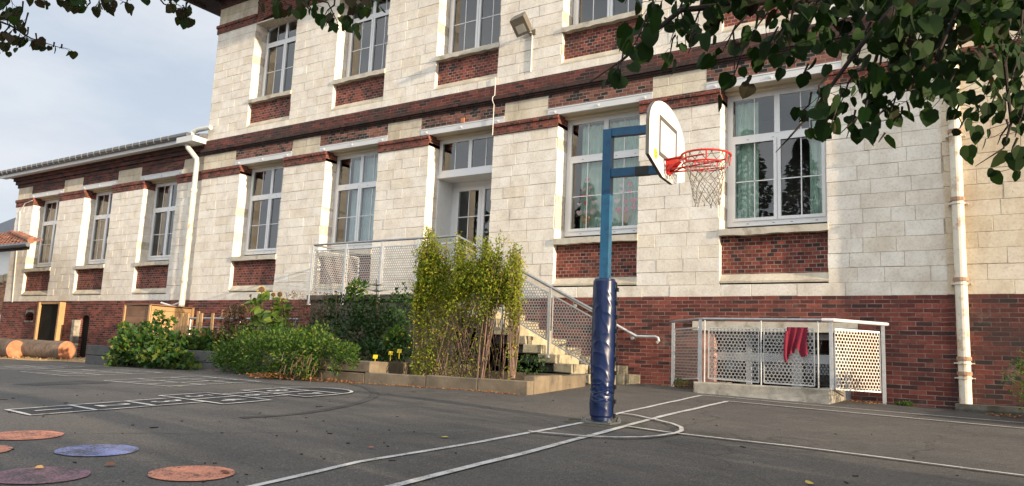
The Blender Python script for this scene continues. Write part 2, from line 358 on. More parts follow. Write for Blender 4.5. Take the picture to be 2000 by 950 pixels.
M['kerb'] = simple('kerb_concrete', (.17,.155,.14), .9, var=.25, scale=9, bmp=.4)
M['linden'] = leaf_mat('linden_leaves', [(.010,.032,.004),(.015,.048,.005),(.013,.036,.005),(.022,.060,.006),(.010,.027,.005),(.017,.046,.005),(.013,.034,.005),(.016,.044,.005),(.035,.020,.010)], .30, .75)
M['linden_l'] = leaf_mat('bronze_green_leaves', [(.022,.055,.010),(.035,.065,.012),(.055,.035,.018),(.025,.06,.010)], .35, .75)
M['bark_twig'] = simple('twig_bark', (.035,.025,.02), .9, var=.3, scale=30)
M['vine'] = leaf_mat('broad_vine_leaves', [(.020,.060,.012),(.04,.11,.016),(.03,.085,.018),(.08,.15,.026),(.15,.17,.03),(.028,.075,.014)], .3)
M['bushleaf'] = leaf_mat('fine_bush_leaves', [(.025,.07,.010),(.05,.13,.015),(.035,.09,.014),(.09,.17,.025),(.17,.19,.03),(.04,.11,.015)], .35)
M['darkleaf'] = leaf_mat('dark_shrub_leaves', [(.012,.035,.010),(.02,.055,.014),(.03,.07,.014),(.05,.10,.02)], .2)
M['willow'] = leaf_mat('willow_leaves', [(.15,.22,.025),(.21,.29,.03),(.30,.35,.035),(.42,.40,.045),(.12,.17,.02),(.24,.31,.03),(.58,.42,.04)], .48)
M['stem'] = simple('willow_stems', (.17,.105,.078), .75, var=.35, scale=6, island=.4)
M['dead'] = leaf_mat('dried_stalks', [(.14,.085,.045),(.19,.11,.06),(.09,.05,.03),(.24,.16,.09)], .15)
M['litter'] = leaf_mat('autumn_leaf_litter', [(.30,.12,.045),(.38,.17,.06),(.22,.085,.035),(.44,.24,.09)], .15)
M['petal'] = leaf_mat('yellow_petals', [(.75,.50,.05),(.65,.38,.04)], .3)
M['seed'] = simple('seed_head', (.085,.05,.025), .9, var=.3, scale=30)
M['conifer'] = leaf_mat('conifer_needles', [(.012,.026,.012),(.02,.038,.016),(.028,.045,.018)], .1)
M['farleaf'] = leaf_mat('far_tree_leaves', [(.025,.05,.012),(.04,.07,.015),(.06,.08,.02)], .2)
M['trunk'] = simple('tree_bark', (.07,.055,.045), .95, var=.4, scale=6, bmp=.8)

# ------------------------------------------------------------------ ground
def grid_axis(a, b, lo, hi, st):
    g = list(np.arange(lo, hi+1e-6, st)); x = lo; d = 1
    while x > a: x -= d; d *= 1.5; g.insert(0, x)
    x = hi; d = 1
    while x < b: x += d; d *= 1.5; g.append(x)
    return g
xs = grid_axis(-400, 400, -45, 14, .5); ys = grid_axis(-400, 400, -12, 20, .5)
mb = MB(); nx = len(xs)
WELL = (-4.5, -2.6, 12.2, 13.2)
vs = [(x, y, gz(max(-60, min(40, x)), y)) for y in ys for x in xs]
fs = []
for j in range(len(ys)-1):
    for i in range(nx-1):
        xm, ym = (xs[i]+xs[i+1])/2, (ys[j]+ys[j+1])/2
        if -4.5 < xm < -2.5 and 12.0 < ym < 14.0: continue
        fs.append((j*nx+i, j*nx+i+1, (j+1)*nx+i+1, (j+1)*nx+i))
mb.add(vs, fs)
# strip closing the ground round the light well, whose edge is not on the grid
def gstrip(b, x0, x1, y0, y1):
    b.add([(x0,y0,gz(x0,y0)),(x1,y0,gz(x1,y0)),(x1,y1,gz(x1,y1)),(x0,y1,gz(x0,y1))], [(0,1,2,3)])
g = mb.build('playground_asphalt', M['asphalt']); tag(g, 'grey worn asphalt of the school playground', 'ground', kind='structure')

# ------------------------------------------------------------------ school building
D0 = 13.2
ZPL, ZB1, ZP0, ZS0, ZS1, ZL, ZLT, ZC0, ZC1 = 1.21, 1.42, 1.61, 2.28, 2.41, 4.99, 5.14, 5.44, 5.87
ZBAND = 4.74
U0, UP0_, US0, US1, UT = 6.04, 6.20, 6.75, 6.87, 9.12
def masonry(mb, mort, X0, X1, Z0, Z1, Y, holes, course=.237, depth=.45, wmin=.32, wmax=.66, rough=.006, chip=.030):
    """coursed stone blocks around rectangular holes (x0,x1,z0,z1)"""
    n = max(1, round((Z1-Z0)/course)); h = (Z1-Z0)/n
    cuts = sorted({Z0, Z1, *[q for ho in holes for q in (ho[2], ho[3]) if Z0 < q < Z1]})
    rows = []
    for k in range(n):
        a, b = Z0+k*h, Z0+(k+1)*h
        inner = [c for c in cuts if a+.03 < c < b-.03]; pts = [a]+inner+[b]
        rows += list(zip(pts[:-1], pts[1:]))
    for (a, b) in rows:
        zc = (a+b)/2; segs = [(X0, X1)]
        for ho in holes:
            if ho[2] < zc < ho[3]:
                ns = []
                for s0, s1 in segs:
                    if ho[1] <= s0 or ho[0] >= s1: ns.append((s0, s1))
                    else:
                        if ho[0] > s0: ns.append((s0, ho[0]))
                        if ho[1] < s1: ns.append((ho[1], s1))
                segs = ns
        for s0, s1 in segs:
            mort.box(s0+.006, s1-.006, Y+.007, Y+depth-.01, a, b)
            x = s0
            while x < s1-1e-3:
                w = random.uniform(wmin, wmax)
                if s1-(x+w) < .22: w = s1-x
                g2 = .0025; e0 = x+(g2 if x > s0 else random.uniform(-.006, chip if random.random() < .2 else .004)); e1 = x+w-(g2 if x+w < s1-1e-3 else random.uniform(-.006, chip if random.random() < .2 else .004))
                mb.cbox(e0, e1, Y-random.uniform(0, rough), Y+depth, a+(.002 if random.random() > .14 else .009), b-.002, c=random.uniform(.002, .006), j=.0015)
                x += w
def solid_wall(mb, X0, X1, Z0, Z1, Y, holes, depth=.45):
    """a plain wall cut into boxes round its holes (for shader-bricked walls)"""
    xs_ = sorted({X0, X1, *[q for h in holes for q in h[:2] if X0 < q < X1]}); zs_ = sorted({Z0, Z1, *[q for h in holes for q in h[2:] if Z0 < q < Z1]})
    for i in range(len(zs_)-1):
        run = None
        for j in range(len(xs_)-1):
            xm, zm = (xs_[j]+xs_[j+1])/2, (zs_[i]+zs_[i+1])/2
            inside = any(h[0] < xm < h[1] and h[2] < zm < h[3] for h in holes)
            if not inside: run = (run[0], xs_[j+1]) if run else (xs_[j], xs_[j+1])
            if inside or j == len(xs_)-2:
                if run: mb.box(run[0], run[1], Y, Y+depth, zs_[i], zs_[i+1]); run = None
FD = .38   # depth of the window frames behind the wall face
def rectframe(mb, x0, x1, z0, z1, w, y0, y1):
    mb.box(x0, x0+w, y0, y1, z0, z1); mb.box(x1-w, x1, y0, y1, z0, z1); mb.box(x0+w, x1-w, y0, y1, z0, z0+w); mb.box(x0+w, x1-w, y0, y1, z1-w, z1)
def make_window(root, x0, x1, z0, z1, Y, tz=(4.02, 4.17), arch=0.0, curtain=None, decor=False):
    """white casement: outer frame, transom, mullion, leaves and glazing bars"""
    f = MB(); xm = (x0+x1)/2; yf = Y+FD; y1 = yf+.07
    if arch:
        f.box(x0+.02, x0+.09, yf, y1, z0, z1-.02); f.box(x1-.09, x1-.02, yf, y1, z0, z1-.02); f.box(x0+.02, x1-.02, yf, y1, z0, z0+.10)
        n = 12; half = (x1-x0)/2
        zt = lambda x: z1+arch*(1-((x-xm)/half)**2)
        for i in range(n):
            a, b = x0+.02+(x1-x0-.04)*i/n, x0+.02+(x1-x0-.04)*(i+1)/n
            f.add([(a,yf,zt(a)-.10),(b,yf,zt(b)-.10),(b,yf,zt(b)+.02),(a,yf,zt(a)+.02),(a,y1,zt(a)-.10),(b,y1,zt(b)-.10),(b,y1,zt(b)+.02),(a,y1,zt(a)+.02)],
                  [(0,1,2,3),(4,7,6,5),(0,4,5,1),(3,2,6,7)])
        top = z1+arch
    else:
        rectframe(f, x0+.005, x1-.005, z0, z1, .10, yf, y1); top = z1
        f.box(x0+.005, x1-.005, yf+.004, y1-.004, z1, ZL-.001) if abs(z1-4.95) < .05 else None
    f.box(x0+.09, x1-.09, yf+.002, y1, tz[0], tz[1]); f.box(xm-.048, xm+.048, yf-.004, y1, tz[1]-.01, top-.03); f.box(xm-.02, xm+.02, yf+.006, y1, z0+.08, tz[0]+.02)
    # opening leaves stand a little proud, with dark drainage slots below
    for a, b in ((x0+.10, xm-.006), (xm+.006, x1-.10)):
        rectframe(f, a, b, z0+.09, tz[0]+.055, .055, yf-.018, yf+.05)
        m = (a+b)/2
        f.box(m-.009, m+.009, yf+.012, yf+.03, z0+.14, top-.06); 
        hz = z0+.11+(tz[0]-z0-.11)*.5
        f.box(a+.05, b-.05, yf+.012, yf+.03, hz-.009, hz+.009)
    w = f.build('window', M['pvc'], root)
    gl = MB(); gl.add([(x0+.1,yf+.022,z0+.1),(x1-.1,yf+.022,z0+.1),(x1-.1,yf+.022,top-.04),(x0+.1,yf+.022,top-.04)], [(0,1,2,3)]); gl.build('glass', M['glass'], w)
    dr = MB()
    for t in (.2, .45, .62, .85):
        xx = x0+(x1-x0)*t; dr.box(xx, xx+.04, yf-.003, yf+.01, z0+.035, z0+.043); dr.box(xx, xx+.04, yf-.003, yf+.01, tz[0]+.06, tz[0]+.068)
    dr.build('drain_slot', M['black'], w)
    if curtain:
        mat, parts = curtain
        for (a, b) in parts:
            c = MB(); n = int((b-a)/.012)+2; pts = [(a+(b-a)*i/n, yf+.17+.028*math.sin(i*.75+3*math.sin(i*.13))) for i in range(n+1)]
            c.add([(p[0],p[1],z0+.1) for p in pts]+[(p[0],p[1],top-.12) for p in pts], [(i,i+1,n+2+i,n+1+i) for i in range(n)])
            c.build('curtain', mat, w, smooth=True)
    if decor:
        for cx in ((x0+xm)/2+.02, (xm+x1)/2-.02):
            for r_, row in enumerate((3, 3, 2, 2, 1)):
                for k in range(row):
                    hx = cx+(k-(row-1)/2)*.17+random.uniform(-.02,.02); hz = z0+.50+r_*.16+random.uniform(-.02,.02); s = random.uniform(.05,.075)
                    h = MB(); pts = []
                    for t in range(16):
                        a = 2*math.pi*t/16; pts.append((hx+s*.062*16*math.sin(a)**3, hz+s*.062*(13*math.cos(a)-5*math.cos(2*a)-2*math.cos(3*a)-math.cos(4*a))))
                    h.add([(p[0],yf+.045,p[1]) for p in pts], [tuple(range(16))]); h.build('paper_heart', random.choice([M['pink'],M['paper'],M['paper']]), w)
            h = MB(); h.add([(cx-.13,yf+.05,z0+.42),(cx,yf+.05,z0+.13),(cx+.13,yf+.05,z0+.42)], [(0,1,2)]); h.build('paper_cone', M['cone'], w)
    return w
def opening_trim(root, x0, x1, Y, zp0, zs0, zs1, zl, pierced=True, beam=None, ledge0=None):
    """brick apron, sill, sloping ledge below and painted lintel above one opening"""
    p = MB(); p.box(x0-.02, x1+.02, Y+.10, Y+.44, zp0-.02, zs0+.01); p.build('apron_panel', M['apron'], root)
    s = MB(); n = 14
    # sill with a slightly broken lower edge
    xs_ = [x0-.012+(x1-x0+.024)*i/n for i in range(n+1)]; zb = [zs0+random.uniform(-.012,.012) for _ in xs_]
    yo = Y-.035
    v = []
    for x, z in zip(xs_, zb): v += [(x,yo,z),(x,yo,zs1-.012),(x,Y+FD+.02,zs1+.03),(x,Y+.12,z)]
    fs_ = []
    for i in range(n):
        a = 4*i; b = a+4
        fs_ += [(a,b,b+1,a+1),(a+1,b+1,b+2,a+2),(a+3,b+3,b,a)]
    fs_ += [(0,1,2,3),(4*n+3,4*n+2,4*n+1,4*n)]
    s.add(v, fs_); s.build('sill', M['sill'], root)
    l = MB(); z0 = ledge0 if ledge0 else zp0-.168; nn = 10; v = []
    for i in range(nn+1):
        x = x0-.004+(x1-x0+.008)*i/nn; j = random.uniform(-.008,.008); v += [(x,Y-.004,z0+.004),(x,Y-.004+j*.5,z0+.04+j),(x,Y+.102,zp0+j*.3),(x,Y+.2,zp0),(x,Y+.2,z0+.004)]
    fs_ = []
    for i in range(nn):
        a = 5*i; b = a+5; fs_ += [(a,b,b+1,a+1),(a+1,b+1,b+2,a+2),(a+2,b+2,b+3,a+3)]
    fs_ += [(0,1,2,3,4),(5*nn+4,5*nn+3,5*nn+2,5*nn+1,5*nn)]
    l.add(v, fs_); l.build('ledge', M['ledge'], root)
    if beam:
        bx0, bx1 = beam; b = MB(); b.box(bx0, bx1, Y-.010, Y+.05, zl, zl+.125); b.box(bx0, bx1, Y-.018, Y+.05, zl+.125, zl+.15)
        bo = b.build('lintel_beam', M['white_paint'], root)
        for t in (.07, .5, .93):
            xx = bx0+(bx1-bx0)*t; q = MB(); q.tube([(xx,Y-.008,zl+.06),(xx,Y-.022,zl+.06)], .030, 12); q.tube([(xx,Y-.020,zl+.06),(xx,Y-.036,zl+.06)], .013, 6); q.build('bolt', M['white_paint'], bo)
        so = MB(); so.box(x0+.0, x1-.0, Y+.05, Y+.45, zl+.002, zl+.14); so.box(x0+.01, x1-.01, Y+.24, Y+.45, zl-.045, zl+.002); so.build('lintel_soffit', M['soffit'], root)

def brick_chequer(root, x0, x1, Y, z0, z1):
    b = MB(); b.box(x0, x1, Y-.004, Y+.45, z0, z1); b.build('chequered_brickwork', M['brick_check'], root)

main = thing('school_building', 'two-storey school of pale limestone blocks and red brick with tall white windows', 'school building', (-10.5, 13.2, gz(-10,13.2)))
XL, XR = -19.92, -1.04
OW = [(-18.18,-16.35), (-14.76,-12.94), (-11.36,-9.54), (-7.92,-6.11), (-4.53,-2.73)]
holes_g = [(a, b, ZB1+.03, ZL) for a, b in OW]; holes_g[2] = (OW[2][0], OW[2][1], 1.0, ZL)
sb, mo = MB(), MB()
masonry(sb, mo, XL, XR, ZPL, ZB1, D0-.004, [holes_g[2]], course=.21, wmin=.5, wmax=.95)
masonry(sb, mo, XL, XR, ZB1, ZBAND, D0, holes_g)
up = [(-18.10,-16.33), (-14.70,-12.92), (-11.30,-9.52), (-7.90,-6.10), (-4.50,-2.72)]
holes_u = [(a, b, U0+.02, UT) for a, b in up]
sb.build('stone_wall', M['stone'], main); mo.build('mortar', M['mortar'], main); sb, mo = MB(), MB()
masonry(sb, mo, XL+.06, XR, ZC1, U0, D0-.004, [], course=.17, wmin=.4, wmax=.8)
masonry(sb, mo, XL+.06, XR, U0, 9.16, D0, holes_u, course=.24)
sb.build('stone_wall', M['stone'], main); mo.build('mortar', M['mortar'], main)
# string course, stone heads between beams, cornice
beams = [(a-.26, b+.26) for a, b in OW]
piers = [(XL, OW[0][0])]+[(OW[i][1], OW[i+1][0]) for i in range(4)]+[(OW[4][1], XR)]
for a, b in piers:
    bd = MB(); bd.box(a-.004, b+.004, D0-.018, D0+.45, ZBAND, ZBAND+.17); bd.box(a-.004, b+.004, D0-.045, D0+.45, ZBAND+.17, ZL)
    bd.box(a-.004, b+.004, D0-.032, D0+.44, ZBAND+.002, ZBAND+.07)
    bd.build('string_course', M['brick_band'], main)
hp = [(XL, beams[0][0])]+[(beams[i][1], beams[i+1][0]) for i in range(4)]+[(beams[4][1], XR)]
for a, b in hp: st2, mo2 = MB(), MB(); masonry(st2, mo2, a, b, ZL, ZC0, D0, [], course=.225); q_ = st2.build('stone_head', M['stone_dirty'], main); mo2.build('mortar', M['mortar'], q_)
for a, b in beams: brick_chequer(main, a+.001, b-.001, D0, ZLT, ZC0)
co = MB()
XL2 = XL-.02
co.box(XL2, XR, D0-.028, D0+.45, ZC0+.17, ZC1)
co2 = MB()
for (dz0, dz1, p) in ((0,.035,.035), (.035,.075,.065), (.075,.125,.11), (.125,.17,.085)): co2.box(XL2-p*.5, XR, D0-p, D0+.45, ZC0+dz0, ZC0+dz1)
co.build('cornice_brickwork', M['brick_dark'], main); co2.build('cornice_moulding', M['cornice'], main)
# plinth
pl = MB(); solid_wall(pl, XL+.0, XR+.0, -2.2, ZPL, D0-.02, [(-4.9,-2.42,-2.0,.78)]); 
pl.build('brick_plinth', M['brick'], main)
# upper arches, band, frieze
upier = [(XL+.04, up[0][0])]+[(up[i][1], up[i+1][0]) for i in range(4)]+[(up[4][1], XR)]
for a, b in upier:
    ub = MB(); ub.box(a-.03, b+.004, D0-.02, D0+.45, 9.16, 9.33); ub.box(a-.05, b+.004, D0-.05, D0+.45, 9.33, 9.42)
    ub.build('string_course', M['brick_band'], main)
for (a, b) in up:
    ar = MB(); n = 12; xm = (a+b)/2; half = (b-a)/2
    poly = [(a+(b-a)*i/n, UT+.16*(1-((a+(b-a)*i/n-xm)/half)**2)) for i in range(n+1)]+[(b,9.95),(a,9.95)]
    ar.prism(poly, 'y', D0-.002, D0+.45); ar.build('window_arch', M['brick_band'], main)
for a, b in upier: us, um = MB(), MB(); masonry(us, um, a+.02, b, 9.42, 9.95, D0, [], course=.26); q_ = us.build('stone_head', M['stone_dirty'], main); um.build('mortar', M['mortar'], q_)
fr = MB(); fr.box(XL-.0, XR, D0-.03, D0+.45, 9.95, 10.25); fr.build('frieze', M['brick_dark'], main)
ev = MB(); ev.box(XL-.95, 6.0, D0-1.05, D0+9, 10.25, 10.33); 
for k in range(32): ev.box(XL-.80+k*.75, XL-.70+k*.75, D0-.98, D0, 10.15, 10.25)
ev.build('eaves', M['soffit_wood'], main)
rf = MB(); rf.prism([(D0-1.15,10.335),(D0-1.15,10.42),(D0+4.5,13.5),(D0+9.6,10.42),(D0+9.6,10.335)], 'x', XL-1.05, 6.0); rf.build('roof', M['roofdark'], main)
gu = MB(); gu.tube([(XL-1.1,D0-1.2,10.36),(6.0,D0-1.2,10.36)], .07, 8); gu.tube([(XL-1.1,D0-1.2,10.36),(XL-1.1,D0+9,10.36)], .07, 8); gu.build('gutter', M['zinc'], main)
# side wall, back and floors so that the block is a closed body
bk = MB(); bk.box(XL+.06, XL+.5, D0+.46, D0+8, -2, 10.25); bk.box(XL+.5, 6, D0+7.6, D0+8, -2, 10.25)
bk.build('side_wall', M['stone'], main)
it = MB(); it.box(XL+.5, XR, D0+3.0, D0+3.2, -2, 10.2)
for z in (1.12, 5.25, 9.9): it.box(XL+.5, XR, D0+.46, D0+3.2, z, z+.1)
for x in (-15.6, -12.1, -8.8, -5.3): it.box(x-.06, x+.06, D0+.46, D0+3.0, 1.2, 5.2)
it.box(XL+.51, XL+.6, D0+.46, D0+3.2, -2, 10.2); it.box(XR-.1, XR, D0+.46, D0+3.2, -2, 10.2)
it.build('interior', M['interior'], main)
# windows
cur = {0: None, 1: (M['curtain_blue'], [(-14.3, -12.96)]), 3: (M['curtain'], [(-7.65,-6.15)]), 4: (M['curtain'], [(-4.42,-4.0),(-3.12,-2.78)])}
for i, (a, b) in enumerate(OW):
    if i == 2: continue
    opening_trim(main, a, b, D0, ZP0, ZS0, ZS1, ZL, beam=beams[i])
    make_window(main, a, b, 2.50, 4.95, D0, curtain=cur[i], decor=(i == 3))
for i, (a, b) in enumerate(up):
    opening_trim(main, a, b, D0, UP0_, US0, US1, None)
    make_window(main, a, b, 7.10-.2, UT-.02, D0, tz=(8.50, 8.65), arch=.16)
# ---- entrance door in its deep reveal
a, b = OW[2]
opening = MB(); bm_ = MB(); bm_.box(beams[2][0], beams[2][1], D0-.010, D0+.05, ZL, ZL+.125); bm_.box(beams[2][0], beams[2][1], D0-.018, D0+.05, ZL+.125, ZL+.15)
bo = bm_.build('lintel_beam', M['white_paint'], main)
for t in (.07, .5, .93):
    xx = beams[2][0]+(beams[2][1]-beams[2][0])*t; q = MB(); q.tube([(xx,D0-.008,ZL+.06),(xx,D0-.022,ZL+.06)], .030, 12); q.tube([(xx,D0-.020,ZL+.06),(xx,D0-.036,ZL+.06)], .013, 6); q.build('bolt', M['white_paint'], bo)
so = MB(); so.box(a, b, D0+.05, D0+.45, ZL+.002, ZL+.14); so.box(a+.01, b-.01, D0+.24, D0+.45, ZL-.045, ZL+.002); so.build('lintel_soffit', M['soffit'], main)
tw = MB(); yf = D0+FD; rectframe(tw, a+.01, b-.01, 4.12, 4.945, .09, yf, yf+.07); xm = (a+b)/2
tw.box(xm-.045, xm+.045, yf-.004, yf+.07, 4.2, 4.87)
for c in ((a+xm)/2+.02, (b+xm)/2-.02): tw.box(c-.009, c+.009, yf+.012, yf+.03, 4.2, 4.87)
tw.box(a+.0, b-.0, yf-.03, yf+.60, 4.03, 4.12)
two = tw.build('transom_window', M['pvc'], main)
gl = MB(); gl.add([(a+.09,yf+.022,4.2),(b-.09,yf+.022,4.2),(b-.09,yf+.022,4.87),(a+.09,yf+.022,4.87)], [(0,1,2,3)]); gl.build('glass', M['glass'], two)
rv = MB(); rv.box(a+.0, a+.03, yf+.01, D0+.98, 1.17, 4.03); rv.box(b-.03, b, yf+.01, D0+.98, 1.17, 4.03); rv.box(a-.1, b+.1, D0+.45, D0+.98, 4.13, 4.2); rv.build('door_reveal', M['white_wall'], main)
dr = MB(); yd = D0+.93; rectframe(dr, a+.03, b-.03, 1.15, 4.03, .13, yd-.02, yd+.07)
x0, x1 = a+.16, b-.16; xm = (x0+x1)/2
for (p, q) in ((x0, xm-.003), (xm+.003, x1)):
    rectframe(dr, p, q, 1.2, 3.9, .085, yd-.035, yd+.03); dr.box(p+.08, q-.08, yd-.02, yd+.02, 1.9, 2.0)
    dr.box((p+q)/2-.01, (p+q)/2+.01, yd-.012, yd+.01, 1.95, 3.82); dr.box(p+.08, q-.08, yd-.012, yd+.01, 3.19, 3.21)
    dr.box(p+.08, q-.08, yd-.01, yd+.01, 1.28, 1.9)
do = dr.build('entrance_door', M['pvc'], main)
gl = MB(); gl.add([(x0+.08,yd,2.0),(x1-.08,yd,2.0),(x1-.08,yd,3.82),(x0+.08,yd,3.82)], [(0,1,2,3)]); gl.build('glass', M['glass'], do)
hd = MB(); hd.bar((xm-.07,yd-.09,2.2),(xm-.19,yd-.09,2.2),.022); hd.bar((xm-.07,yd-.09,2.2),(xm-.07,yd-.03,2.2),.022); hd.build('handle', M['galv'], do)
# ---- basement window with concrete lintel behind the light well
bw = MB(); bw.box(-5.0, -2.3, D0-.045, D0+.2, .62, .78); bw.build('basement_lintel', M['sill'], main)
b2 = MB(); yb = D0+.18; rectframe(b2, -4.86, -2.46, -1.0, .60, .09, yb, yb+.07)
b2.box(-4.12, -4.03, yb-.004, yb+.07, -1, .6); b2.box(-3.36, -3.2, yb-.004, yb+.07, -1, .6); b2.box(-4.8, -2.5, yb-.008, yb+.07, .12, .27); b2.box(-2.72, -2.6, yb-.003, yb+.07, -1, .6)
bwo = b2.build('basement_window', simple('aged_window_paint', (.34,.35,.36), .6, var=.15, scale=4), main)
gl = MB(); gl.add([(-4.8,yb+.03,-.95),(-2.5,yb+.03,-.95),(-2.5,yb+.03,.55),(-4.8,yb+.03,.55)], [(0,1,2,3)]); gl.build('glass', M['glass'], bwo)
jb = MB(); jb.box(-4.9, -4.62, D0+.0, D0+.16, -1.9, .62); jb.build('rendered_jamb', simple('pink_render', (.42,.22,.16), .9, var=.3, scale=6), main)

# ------------------------------------------------------------------ wall cables & small fixings on the facade (part of the building)
cb = MB(); p0 = onY(965,170,D0-.08); p1 = onY(965,243,D0-.05)
cb.tube([(p0[0],D0-.04,6.05),(p0[0],D0-.04,ZC0+.20),(p0[0],D0-.118,ZC0+.13),(p0[0],D0-.118,ZC0+.06),(p0[0],D0-.05,ZC0-.02),(p0[0],D0-.05,ZLT),(p0[0],D0-.05,ZBAND)], .009, 6)
cb.build('cable_duct', M['cable'], main)
hd = MB()
hx = (OW[2][0]+OW[2][1])/2+.0
hd.prism([(hx+.0,ZLT+.005),(hx+.09,ZLT+.005),(hx+.09,ZLT+.12),(hx+.0,ZLT+.12)], 'y', D0-.03, D0)
hd.build('sensor_box', simple('orange_box', (.45,.16,.07), .6, var=.1), main)

# floodlight on the upper wall
lp = onY(1040, 63, D0)
fl = thing('floodlight', 'small tilted floodlight fixed to the pale stone between the upper windows', 'wall lamp', (lp[0], D0, lp[2]))
lb = MB(); c = np.array([lp[0]-.10, D0-.30, lp[2]+.06])
ax = np.array([.17,.0,.03]); ay = np.array([.03,-.20,.10]); az = np.array([.012,.02,.045]);
lb.obox(c, ax, ay, az); lb.obox(c+az*1.3+ay*.1, ax*.86, ay*.85, az*.5)
for k in range(7): lb.obox(c+az*1.8+ay*(-.7+k*.23), ax*.8, ay*.03, az*.4)
lb.build('lamp_head', M['lamp'], fl)
lg = MB(); lg.obox(c-az*1.03-ay*.25, ax*.6, ay*.45, az*.04); lg.build('lamp_glass', M['lampglass'], fl)
br = MB(); br.bar(c+(0,.18,-.09), (lp[0],D0,lp[2]-.02), .05, .03); br.obox((lp[0]+.02,D0-.015,lp[2]-.02), (.07,0,0), (0,.015,0), (0,0,.06)); br.build('bracket', M['lamp'], fl)
cd = MB(); cd.tube([(lp[0]+.01,D0-.018,lp[2]-.05),(lp[0]+.01,D0-.018,6.02)], .014, 6); cd.build('cable_duct', M['cable'], fl)

# ------------------------------------------------------------------ right wing (slightly proud of the main block)
YR = D0-.075
wr = thing('side_wing', 'yellowish stone and brick wing at the right behind the rusty drainpipe', 'school wing', (2.5, YR, gz(2,13)))
M['ochre'] = stone_mat('ochre_limestone', [(.62,.54,.40),(.68,.60,.47),(.64,.55,.41),(.72,.65,.54)], stain=(.36,.21,.10), stain_amt=(.45,.66))
for z0_, z1_, cc_, wn, wx in ((ZPL, ZB1, .21, .6, 1.1), (ZB1, ZBAND, .237, .4, .85), (ZL, 10.2, .237, .4, .85)):
    rs, rm = MB(), MB(); masonry(rs, rm, XR, 6.0, z0_, z1_, YR-(.004 if z0_ == ZPL else 0), [], course=cc_, wmin=wn, wmax=wx, depth=.5)
    q_ = rs.build('stone_wall', M['ochre'], wr); rm.build('mortar', M['mortar'], q_)
b = MB(); b.box(XR-.003, 6.0, YR-.02, YR+.5, ZBAND, ZBAND+.17); b.box(XR-.003, 6.0, YR-.045, YR+.5, ZBAND+.17, ZL); b.build('string_course', M['brick_band'], wr)
b = MB(); b.box(XR+.0, 6.0, YR-.022, YR+.5, -2, ZPL); b.build('brick_plinth', M['brick_dark'], wr)
b = MB(); b.box(-.98, 6, YR-.30, YR-.03, gz(0,13)-.1, gz(0,13)+.12); b.build('footing', M['concrete_dark'], wr)

# ------------------------------------------------------------------ left wing
YW = D0+.15
wl = thing('side_wing', 'low single-storey stone wing at the left with brick eaves and zinc gutter', 'school wing', (-25.8, YW, gz(-25,13)))
LW = [(-30.30,-28.42), (-26.72,-24.95), (-23.16,-21.36)]
XW0 = -31.62
XPIER = onY(155,650,YW-.02)[0]; YPIER = onX(143,650,XPIER)[1]
PLH = [(XPIER-.02,-25.40,-1.2,.78), (-29.7,-29.15,.55,.86)]
ls, lm = MB(), MB(); lh = [(p, q, ZB1+.03, ZL+.06) for p, q in LW]
masonry(ls, lm, XW0+.05, XL, ZPL+.02, ZB1, YW-.004, [], course=.2, wmin=.5, wmax=.9)
masonry(ls, lm, XW0+.05, XL, ZB1, ZBAND+.03, YW, lh, course=.24)
lps = [(XW0, LW[0][0])]+[(LW[i][1], LW[i+1][0]) for i in range(2)]+[(LW[2][1], XL)]
ls.build('stone_wall', M['stone'], wl); lm.build('mortar', M['mortar'], wl)
for p, q in lps: b = MB(); b.box(p-.02, q, YW-.018, YW+.45, ZBAND+.03, ZBAND+.2); b.box(p-.05, q, YW-.045, YW+.45, ZBAND+.2, ZL+.05); b.build('string_course', M['brick_band'], wl)
lbm = [(p-.22, q+.22) for p, q in LW]
for p, q in [(XW0+.03, lbm[0][0])]+[(lbm[i][1], lbm[i+1][0]) for i in range(2)]+[(lbm[2][1], XL)]: lhd, lmo = MB(), MB(); masonry(lhd, lmo, p, q, ZL+.05, 5.50, YW, [], course=.225); q_ = lhd.build('stone_head', M['stone_dirty'], wl); lmo.build('mortar', M['mortar'], q_)
b = MB()
for p, q in lbm: b.box(p, q, YW-.004, YW+.45, ZL+.21, 5.50)
b.box(XW0-.05, XL, YW-.03, YW+.45, 5.50, 5.62); b.box(XW0-.10, XL, YW-.10, YW+.45, 5.62, 5.74); b.box(XW0-.14, XL, YW-.17, YW+.45, 5.74, 5.88)
b.build('eaves_brickwork', M['brick_dark'], wl)
for i, (p, q) in enumerate(LW):
    opening_trim(wl, p, q, YW, ZP0, ZS0+.02, ZS1+.02, ZL+.05, beam=lbm[i])
    make_window(wl, p, q, 2.52, 4.99, YW, tz=(4.05, 4.2), curtain=None)
b = MB(); solid_wall(b, XW0, XL, -2.2, ZPL+.02, YW-.02, PLH); b.build('brick_plinth', M['brick'], wl)
b = MB(); b.box(XPIER-.16, XPIER, YPIER, YW-.021, -1.2, .60); b.build('doorway_pier', M['concrete'], wl); b = MB(); b.box(XPIER, -25.41, YW+.08, YW+.12, -1.2, .775); b.build('doorway_shade', M['panel_dark'], wl)  # dark sheet inside the doorway stands for its unlit depth
ar = MB(); ar.prism([(XPIER-.04,.64),(XPIER+.1,.73),(XPIER+.3,.775),(XPIER+.48,.73),(-25.38,.64),(-25.38,.86),(XPIER-.04,.86)], 'y', YW-.024, YW+.4); ar.build('doorway_arch', M['brick_dark'], wl)
ar = MB(); ar.prism([(-29.72,.78),(-29.58,.845),(-29.43,.86),(-29.27,.845),(-29.13,.78),(-29.13,.92),(-29.72,.92)], 'y', YW-.024, YW+.2); ar.box(-29.75,-29.1,YW-.04,YW+.1,.50,.55); ar.build('vent_surround', M['concrete'], wl)
